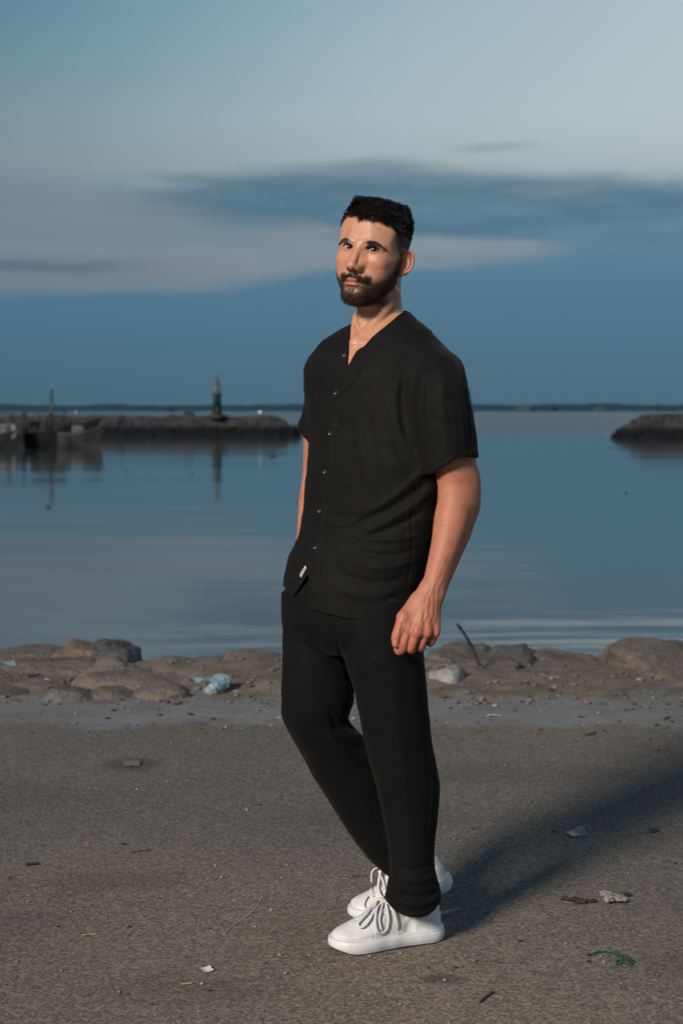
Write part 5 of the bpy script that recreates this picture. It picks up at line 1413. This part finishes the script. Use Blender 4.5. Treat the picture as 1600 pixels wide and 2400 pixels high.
def patch(name, cor, mat, parent, lift=.0012, bvh=None, n=6):
    """a small sewn-on rectangle that follows the cloth"""
    vs = []; fs = []; bvh = bvh or bvh_shirt
    for i in range(n + 1):
        for j in range(n + 1):
            u, v = i / n, j / n
            q = (1 - u) * ((1 - v) * np.array(cor[0]) + v * np.array(cor[3])) + u * ((1 - v) * np.array(cor[1]) + v * np.array(cor[2]))
            p, nn = hit(bvh, *q); vs.append(tuple(p + nn * lift + Vector((0, -.0008, 0))))
    for i in range(n):
        for j in range(n): a = i * (n + 1) + j; fs.append((a, a + 1, a + n + 2, a + n + 1))
    return mesh_obj(name, vs, fs, mat, parent)
tg = patch('woven_tag', [(703.5, 1346.5), (716.5, 1326), (719.5, 1331), (706.5, 1354)], m_tag, shirt, .0022)
for k in range(9):      # small dark lettering on the tag, too fine to read in the photograph
    u = (k + .8) / 10.6; x0, y0 = 703.5 + 13 * u + 1.1, 1346.5 - 20.5 * u + 2.2
    hgt_ = (2.6, 3.0, 2.4, 3.0, 2.6, 2.6, 3.0, 2.4, 2.8)[k]
    patch('print', [(x0, y0), (x0 + .8, y0 - 1.2), (x0 + .8 + hgt_ * .36, y0 - 1.2 + hgt_ * .8), (x0 + hgt_ * .36, y0 + hgt_ * .8)], m_ink, tg, .0034, None, 1)
m_lbl = cloth('dark label', (.014, .014, .013), (.024, .023, .021), .6, 1, .2, 9)
patch('hem_label', [(905.5, 1404), (928, 1401), (930.5, 1414), (909, 1418.5)], m_lbl, shirt, .0016)

# --- trousers
tv = Vol((XB(645, 3.75), 3.54, CAMH - (2165 - HZ) / F * 3.9), (XB(1050, 3.9), 4.12, CAMH - (1340 - HZ) / F * 3.8), CRES)
loft(tv, [(1340, 690, 985, 3.80, .12, -.3), (1372, 668, 985, 3.80, .13, -.3), (1400, 665, 985, 3.80, .135, -.3), (1440, 664, 986, 3.80, .138, -.3), (1500, 690, 975, 3.80, .12, -.3), (1530, 740, 940, 3.80, .09, -.3)])
LEFT = [(1400, 812, 985, 3.745, .10), (1455, 805, 990, 3.735, .10), (1526, 806, 994, 3.73, .10), (1559, 812, 996, 3.73, .10), (1598, 822, 999, 3.73, .10), (1636, 832, 1002, 3.73, .098), (1740, 854, 1012, 3.73, .093), (1791, 866, 1021, 3.73, .090), (1836, 879, 1028, 3.735, .086),
        (1881, 890, 1027, 3.74, .082), (1964, 907, 1019, 3.745, .075), (2006, 913, 1017, 3.745, .073), (2040, 913, 1020, 3.745, .074), (2056, 910, 1024, 3.745, .075), (2093, 903, 1034, 3.745, .080), (2112, 900, 1032, 3.745, .083), (2150, 898, 1012, 3.745, .085), (2170, 898, 1005, 3.745, .085)]
RIGHT = [(1390, 662, 800, 3.87, .095), (1440, 663, 805, 3.86, .097), (1500, 661, 815, 3.85, .097), (1559, 660, 828, 3.84, .094), (1610, 658, 833, 3.835, .09), (1645, 658, 829, 3.835, .088), (1672, 658, 820, 3.84, .086), (1689, 663, 818, 3.845, .085), (1712, 674, 836, 3.85, .085),
         (1738, 688, 858, 3.86, .083), (1756, 699, 872, 3.868, .082), (1827, 738, 905, 3.89, .076), (1881, 771, 930, 3.905, .071), (1952, 819, 962, 3.925, .067), (2009, 859, 985, 3.94, .063), (2040, 882, 998, 3.948, .062), (2075, 900, 1012, 3.952, .062)]
def leg(st, cutx, cuty, k):
    t = tv.blank(); loft(t, st)
    f_ = lambda X, Y, Z: ((PY(Z, Y) - np.interp(PX(X, Y), cutx, cuty)) / F * 3.8).astype(np.float32)
    t.op(f_, t.lo, t.lo + np.array(t.n) * t.h, 0, 'i')
    A, d = tv.F, t.F; zz = t.ax[2][None, None, :]; kk = k[0] + (k[1] - k[0]) * ss(zz, CAMH - (1600 - HZ) / F * 3.78, CAMH - (1450 - HZ) / F * 3.78)
    h_ = np.clip(.5 + .5 * (A - d) / kk, 0, 1).astype(np.float32); tv.F = A + (d - A) * h_ - kk * h_ * (1 - h_)
leg(RIGHT, [860, 887, 911, 960, 1010], [2010, 2036, 2055, 2070, 2060], (.002, .02))
leg(LEFT, [895, 902, 912, 924, 940, 957, 983, 1000, 1017, 1030, 1040], [2096, 2108, 2122, 2134, 2143, 2149, 2151, 2146, 2133, 2116, 2096], (.002, .02))
TF = [
 ([(772, 1445), (790, 1500), (806, 1560), (822, 1610), (832, 1640)], 3, -.0040), ([(816, 1452), (818, 1500), (822, 1560), (830, 1620), (834, 1650)], 1.8, -.0014),
 ([(790, 1455), (800, 1500), (812, 1560)], 5, .0020), ([(674, 1440), (674, 1560), (676, 1680)], 1.5, -.0010),
 ([(770, 1660), (790, 1710), (820, 1745), (860, 1762)], 7, -.0050), ([(760, 1700), (790, 1750), (830, 1778), (866, 1790)], 7, .0045), ([(740, 1735), (780, 1778), (830, 1800), (870, 1806)], 7, -.0035),
 ([(790, 1640), (806, 1680), (830, 1712), (852, 1735)], 5, .0035), ([(808, 1688), (820, 1705), (838, 1722)], 4, -.0040),
 ([(920, 1560), (930, 1680), (945, 1800), (955, 1900), (965, 2000)], 9, .0016), ([(885, 1700), (905, 1820), (925, 1950), (940, 2050)], 6, -.0014), ([(990, 1640), (1000, 1760), (1005, 1850), (998, 1980)], 7, -.0020),
 ([(905, 2080), (930, 2096), (970, 2104), (1010, 2098), (1032, 2078)], 7, -.0055), ([(915, 2100), (950, 2118), (990, 2120), (1022, 2108)], 6, .0050), ([(925, 2122), (958, 2136), (990, 2136), (1014, 2122)], 4, -.0030), ([(918, 2050), (950, 2064), (990, 2066), (1022, 2050)], 8, .0040), ([(930, 2030), (970, 2040), (1012, 2026)], 7, -.0030),
 ([(700, 1720), (760, 1800), (820, 1880), (880, 1960)], 10, .0016), ([(860, 1990), (885, 2020), (905, 2035)], 5, -.002), ([(870, 1540), (890, 1555), (905, 1565)], 6, .0020),
 ([(865, 1880), (888, 1930), (905, 1990)], 4, -.002), ([(850, 1560), (845, 1500), (830, 1450)], 9, .0018)]
for pts, w_, a_ in TF: relief(tv, pts, w_, a_, 3.93)
tv.op(lambda X, Y, Z: nz(X * .7, Y * .7, Z * .55) * 1.2, tv.lo, tv.lo + np.array(tv.n) * tv.h, 0, 'a')
Vt, Qt = tv.mesh()
trousers = mesh_obj('trousers', Vt, Qt, m_trous, man)
# ------------------------------------------------------------------ sneakers
m_leather, nt, b = material('white leather', (.62, .615, .60), .42, spec=.4)
co = objco(nt)
nt.links.new(ramp(nt, noise(nt, co, 22, 5, .6), [(.3, (.54, .535, .52)), (.6, (.66, .655, .64))]), b.inputs['Base Color'])
add_bump(nt, b, noise(nt, co, 420, 3, .6) * .3 + noise(nt, co, 45, 3, .6), .22, .0016)
m_sole, nt, b = material('white rubber sole', (.60, .61, .62), .5, spec=.4)
x, y, z = sep(nt, wpos(nt))
nt.links.new(mix(nt, (z + noise(nt, wpos(nt), 60, 4, .6) * .014).step(.018, .006) * .35, ramp(nt, noise(nt, objco(nt), 30, 5, .6), [(.35, (.55, .56, .57)), (.6, (.64, .65, .66))]), (.30, .27, .235, 1)), b.inputs['Base Color'])
m_outs, _, _ = material('dark outsole', (.03, .03, .03), .8)
m_lace, nt, b = material('white cotton lace', (.60, .60, .61), .85, spec=.2)
add_bump(nt, b, voro(nt, objco(nt), 900), .5, .0008)
m_lin, _, _ = material('white shoe lining', (.5, .49, .47), .9)
L_ = .303
def sole2d(X, Y, s, e=0.0):
    # union of discs with a slight waist, bent to the inside of the foot
    d = None
    for (cx, cy, r_) in ((.046, 0, .0415), (.09, .001, .0385), (.14, .002, .0400), (.19, .001, .0475), (.222, .000, .0480), (.246, -.003, .0455)):
        q = np.sqrt((X - cx) ** 2 + (Y - cy * s) ** 2) - r_ - e
        if d is None: d = q
        else:
            h_ = np.clip(.5 + .5 * (d - q) / .03, 0, 1); d = d + (q - d) * h_ - .03 * h_ * (1 - h_)
    return d + .0045
def build_shoe(s):
    """s = +1 / -1: which side is the outside of the foot"""
    lo, hi = (-.012, -.066, -.006), (.312, .066, .130)
    so_ = Vol(lo, hi, SRES); up_ = so_.blank()
    def sole(X, Y, Z):
        spring = .013 * ss(X, .235, .30) ** 1.2 + .006 * ss(-X, -.03, .01)
        zt = .0355 - .004 * ss(X, .05, .15) + .002 * ss(X, .22, .29); d2 = sole2d(X, Y, s, .0035 * ss(Z, .0, .018) - .002 * ss(Z, .022, .034))
        dz = np.maximum(Z - zt, spring + .0025 - Z)
        r_ = .0034; a = d2 + r_; b_ = dz + r_
        return (np.minimum(np.maximum(a, b_), 0) + np.sqrt(np.maximum(a, 0) ** 2 + np.maximum(b_, 0) ** 2) - r_).astype(np.float32)
    so_.op(sole, lo, hi)
    # groove round the side wall
    so_.op(lambda X, Y, Z: (.0009 * np.exp(-((Z - .0285) / .0011) ** 2) + .0007 * np.exp(-((Z - .007 - .012 * ss(X, .24, .30)) / .0012) ** 2) + 0 * X * Y).astype(np.float32), lo, hi, 0, 'a')
    up_.ell((.228, 0, .026), (.062, .0455, .034)); up_.ell((.175, 0, .03), (.075, .044, .050), .02)
    up_.cone((.195, 0, .045), (.120, 0, .078), .026, .031, .02); up_.cone((.14, 0, .055), (.112, 0, .098), .030, .026, .015)
    up_.ell((.060, 0, .035), (.052, .0375, .062), .02); up_.cone((.052, 0, .06), (.058, 0, .080), .036, .035, .015)
    up_.op(lambda X, Y, Z: (sole2d(X, Y, s, -.0052 - .010 * ss(Z, .05, .10)) + 0 * Z).astype(np.float32), lo, hi, 0, 'i')
    up_.op(lambda X, Y, Z: (.028 - Z + 0 * X + 0 * Y).astype(np.float32), lo, hi, 0, 'i')
    up_.op(lambda X, Y, Z: (Z - (.092 + .022 * ss(X, .075, .125) + .006 * ss(-X, -.03, 0)) + 0 * Y).astype(np.float32), lo, hi, 0, 'i')
    up_.ell((.062, 0, .118), (.036, .024, .036), .004, 's')
    def lines(X, Y, Z):
        out = 0
        side = np.abs(Y) > .012
        P = [([(.203, .10), (.203, .055), (.196, .028)], .0011, .0012), ([(.176, .045), (.172, .028)], .0007, .0007), ([(.170, .045), (.166, .028)], .0007, .0007),
             ([(.018, .092), (.035, .070), (.052, .058), (.058, .030)], .0012, .0014), ([(.203, .056), (.17, .047), (.135, .058), (.110, .080)], .0007, .0006), ([(.150, .062), (.136, .052)], .0007, .0006)]
        for pts, w_, a_ in P:
            d, t = line_d(pts, X, Z); out = out + a_ * np.exp(-(d / w_) ** 2)
        # ankle padding and creases across the vamp
        out = out - .0016 * np.exp(-((Z - .080 - .02 * ss(X, .07, .12)) / .006) ** 2) * (X < .12)
        cr = 0
        for cx in (.188, .181, .194): cr = cr + .0006 * np.exp(-((X - cx - .1 * (np.abs(Y) - .01)) / .0016) ** 2)
        for k in range(6):
            out = out + .0014 * np.exp(-(((X - .165 + k * .0085) / .0011) ** 2 + ((Z - .0395) / .0011) ** 2))
        return (out + cr + 0 * X * Y * Z).astype(np.float32)
    up_.op(lines, lo, hi, 0, 'a')
    return so_.mesh(), up_.mesh()
def place(P, M, bend):
    P = np.array(P, float).copy() * 1.03
    if bend:
        x0 = .190; w_ = ss(-P[:, 0], -(x0 + .022), -(x0 - .035)); a = bend * w_
        dx, dz = P[:, 0] - x0, P[:, 2]
        P = np.stack([x0 + dx * np.cos(a) + dz * np.sin(a) * (1), P[:, 1], -dx * np.sin(a) + dz * np.cos(a)], 1) if False else np.stack([x0 + dx * np.cos(a) + dz * np.sin(a), P[:, 1], dz * np.cos(a) - dx * np.sin(a)], 1)
    return P @ M[:3, :3].T + M[:3, 3]
def frame(toe, heel):
    t, h_ = np.array(toe, float), np.array(heel, float); x_ = (t - h_); x_ /= np.linalg.norm(x_); y_ = np.cross((0, 0, 1), x_); y_ /= np.linalg.norm(y_); z_ = np.cross(x_, y_)
    M = np.eye(4); M[:3, 0] = x_; M[:3, 1] = y_; M[:3, 2] = z_; M[:3, 3] = t - x_ * L_; return M
SHOES = [('left', frame((-.031, 3.688, .0), (.262, 3.803, .0)), 0.0, +1), ('right', frame((.012, 3.925, .0), (.296, 3.995, .0)), math.radians(23), -1)]
def strip(name, pts, wd, th, mat, parent, nrm=None):
    """flat lace along points: (position, up normal)"""
    P = [Vector(p) for p, n in pts]; Nn_ = [Vector(n).normalized() for p, n in pts]; vs = []; fs = []
    for i, p in enumerate(P):
        t = (P[min(i + 1, len(P) - 1)] - P[max(i - 1, 0)]).normalized(); n = (Nn_[i] - t * Nn_[i].dot(t)).normalized(); sd = t.cross(n)
        for (a, b_) in ((1, .25), (.6, .9), (-.6, .9), (-1, .25), (-.6, -.5), (.6, -.5)): vs.append(tuple(p + sd * wd * a + n * th * b_))
    for i in range(len(P) - 1):
        for k in range(6): fs.append((i * 6 + k, i * 6 + (k + 1) % 6, i * 6 + 6 + (k + 1) % 6, i * 6 + 6 + k))
    fs += [tuple(range(5, -1, -1)), tuple((len(P) - 1) * 6 + k for k in range(6))]
    o = mesh_obj(name, vs, fs, mat, parent); recalc(o); return o
def spline(pts, sub=6):
    P = np.array(pts, float); n = len(P); out = []
    for i in range(n - 1):
        p0, p1, p2, p3 = P[max(i - 1, 0)], P[i], P[i + 1], P[min(i + 2, n - 1)]
        for k in range(sub):
            q = k / sub; out.append(.5 * (2 * p1 + (p2 - p0) * q + (2 * p0 - 5 * p1 + 4 * p2 - p3) * q * q + (3 * p1 - p0 - 3 * p2 + p3) * q ** 3))
    out.append(P[-1]); return out
for nm, M, bend, s in SHOES:
    (Vs1, Qs1), (Vu, Qu) = build_shoe(s)
    Vs1 = place(Vs1, M, bend); Vu = place(Vu, M, bend)
    shoe = mesh_obj('sneaker', Vu, Qu, m_leather, man)
    shoe['label'] = 'near white sneaker flat on the ground' if nm == 'left' else 'far white sneaker with its heel lifted'
    mesh_obj('sole', Vs1, Qs1, m_sole, shoe)
    vs, fs = [], []
    for k in range(40):
        a = 6.2832 * k / 40; x_ = .146 + .140 * math.cos(a); y_ = .041 * math.sin(a) * (1 + .12 * math.cos(a))
        vs += [(x_, y_, .0028 + .010 * float(ss(x_, .235, .30))), (x_, y_, .0006 + .010 * float(ss(x_, .235, .30)))]
    fs = [(2 * k, (2 * k + 2) % 80, (2 * k + 3) % 80, 2 * k + 1) for k in range(40)] + [tuple(range(0, 80, 2)), tuple(range(79, 0, -2))]
    mesh_obj('outsole', place(vs, M, bend), fs, m_outs, shoe, False)
    bv = BVHTree.FromPolygons([tuple(v) for v in Vu], [tuple(int(i) for i in q) for q in Qu])
    # lace rows across the tongue
    for k in range(5):
        x_ = .183 - k * .0165; pts = []
        for t in np.linspace(-1, 1, 13):
            q = place([[x_ + .004 * t * (-1) ** k, .021 * t, .5]], M, bend)[0]; dn = Vector(-M[:3, 2])
            h_ = bv.ray_cast(Vector(place([[x_ + .004 * t * (-1) ** k, .021 * t, .20]], M, bend)[0]), dn)
            if h_[0] is None: continue
            pts.append((h_[0] + Vector(M[:3, 2]) * .0012, h_[1] if h_[1].dot(dn) < 0 else -h_[1]))
        if len(pts) > 3: strip('lace', pts, .0034, .0011, m_lace, shoe)
        for sd in (-1, 1):
            h_ = bv.ray_cast(Vector(place([[x_, .0245 * sd, .20]], M, bend)[0]), dn)
            if h_[0] is not None:
                n_ = h_[1] if h_[1].dot(dn) < 0 else -h_[1]
                mesh_obj('eyelet', *tube([h_[0] - n_ * .001, h_[0] + n_ * .0005], .0016, 8), m_outs, shoe)
    # bow and loose ends, laid where the photograph shows them, standing off the leather
    def lay(path, wd, base=.0022):
        pts = []
        for (px, py, lf) in spline(path, 5):
            p, n = hit(bv, px, py)
            if (p - WV(px, py, 3.72)).length < 1e-6 or p.y > 4.05: p = WV(px, py, M[1, 3] - .045); n = Vector((-.2, -1, .3)).normalized()
            pts.append((p + (Vector((-.1, -.75, .55))).normalized() * (base + lf), (n + Vector((-.2, -.8, .3))).normalized()))
        # smooth out sudden jumps in depth
        for _ in range(6):
            q = [p for p, n in pts]
            for i in range(1, len(pts) - 1): pts[i] = ((q[i - 1] + q[i] * 2 + q[i + 1]) / 4, pts[i][1])
        strip('lace', pts, wd, .0011, m_lace, shoe)
    if nm == 'left':
        lay([(902, 2112, .008), (884, 2112, .012), (874, 2124, .012), (858, 2146, .010), (840, 2164, .008), (839, 2173, .006), (850, 2176, .006), (864, 2162, .006), (876, 2140, .008), (890, 2122, .008), (902, 2114, .006)], .0032)
        lay([(900, 2114, .006), (886, 2126, .010), (880, 2150, .009), (880, 2172, .007), (886, 2188, .005), (896, 2190, .005), (907, 2180, .006), (911, 2158, .007), (908, 2135, .008), (903, 2116, .006)], .0028)
        lay([(903, 2114, .006), (917, 2126, .009), (926, 2148, .009), (931, 2172, .008), (935, 2198, .010), (934, 2214, .012)], .0026)
        lay([(898, 2118, .005), (892, 2140, .008), (888, 2160, .006), (896, 2184, .005)], .0023)
        lay([(934, 2190, .012), (932, 2210, .014), (930, 2230, .014)], .0014)
        lay([(905, 2108, .006), (902, 2116, .012), (896, 2116, .010)], .0050)
    else:
        lay([(893, 2037, .004), (890, 2055, .006), (886, 2080, .008), (892, 2104, .010), (899, 2106, .008)], .0031)
        lay([(887, 2043, .004), (897, 2066, .006), (902, 2084, .006)], .0026)
        lay([(886, 2036, .004), (876, 2042, .012), (871, 2055, .014), (872, 2074, .016)], .0022)
        lay([(862, 2102, .004), (855, 2112, .004), (852, 2126, .004), (862, 2134, .004), (876, 2128, .005), (884, 2112, .006)], .0028)
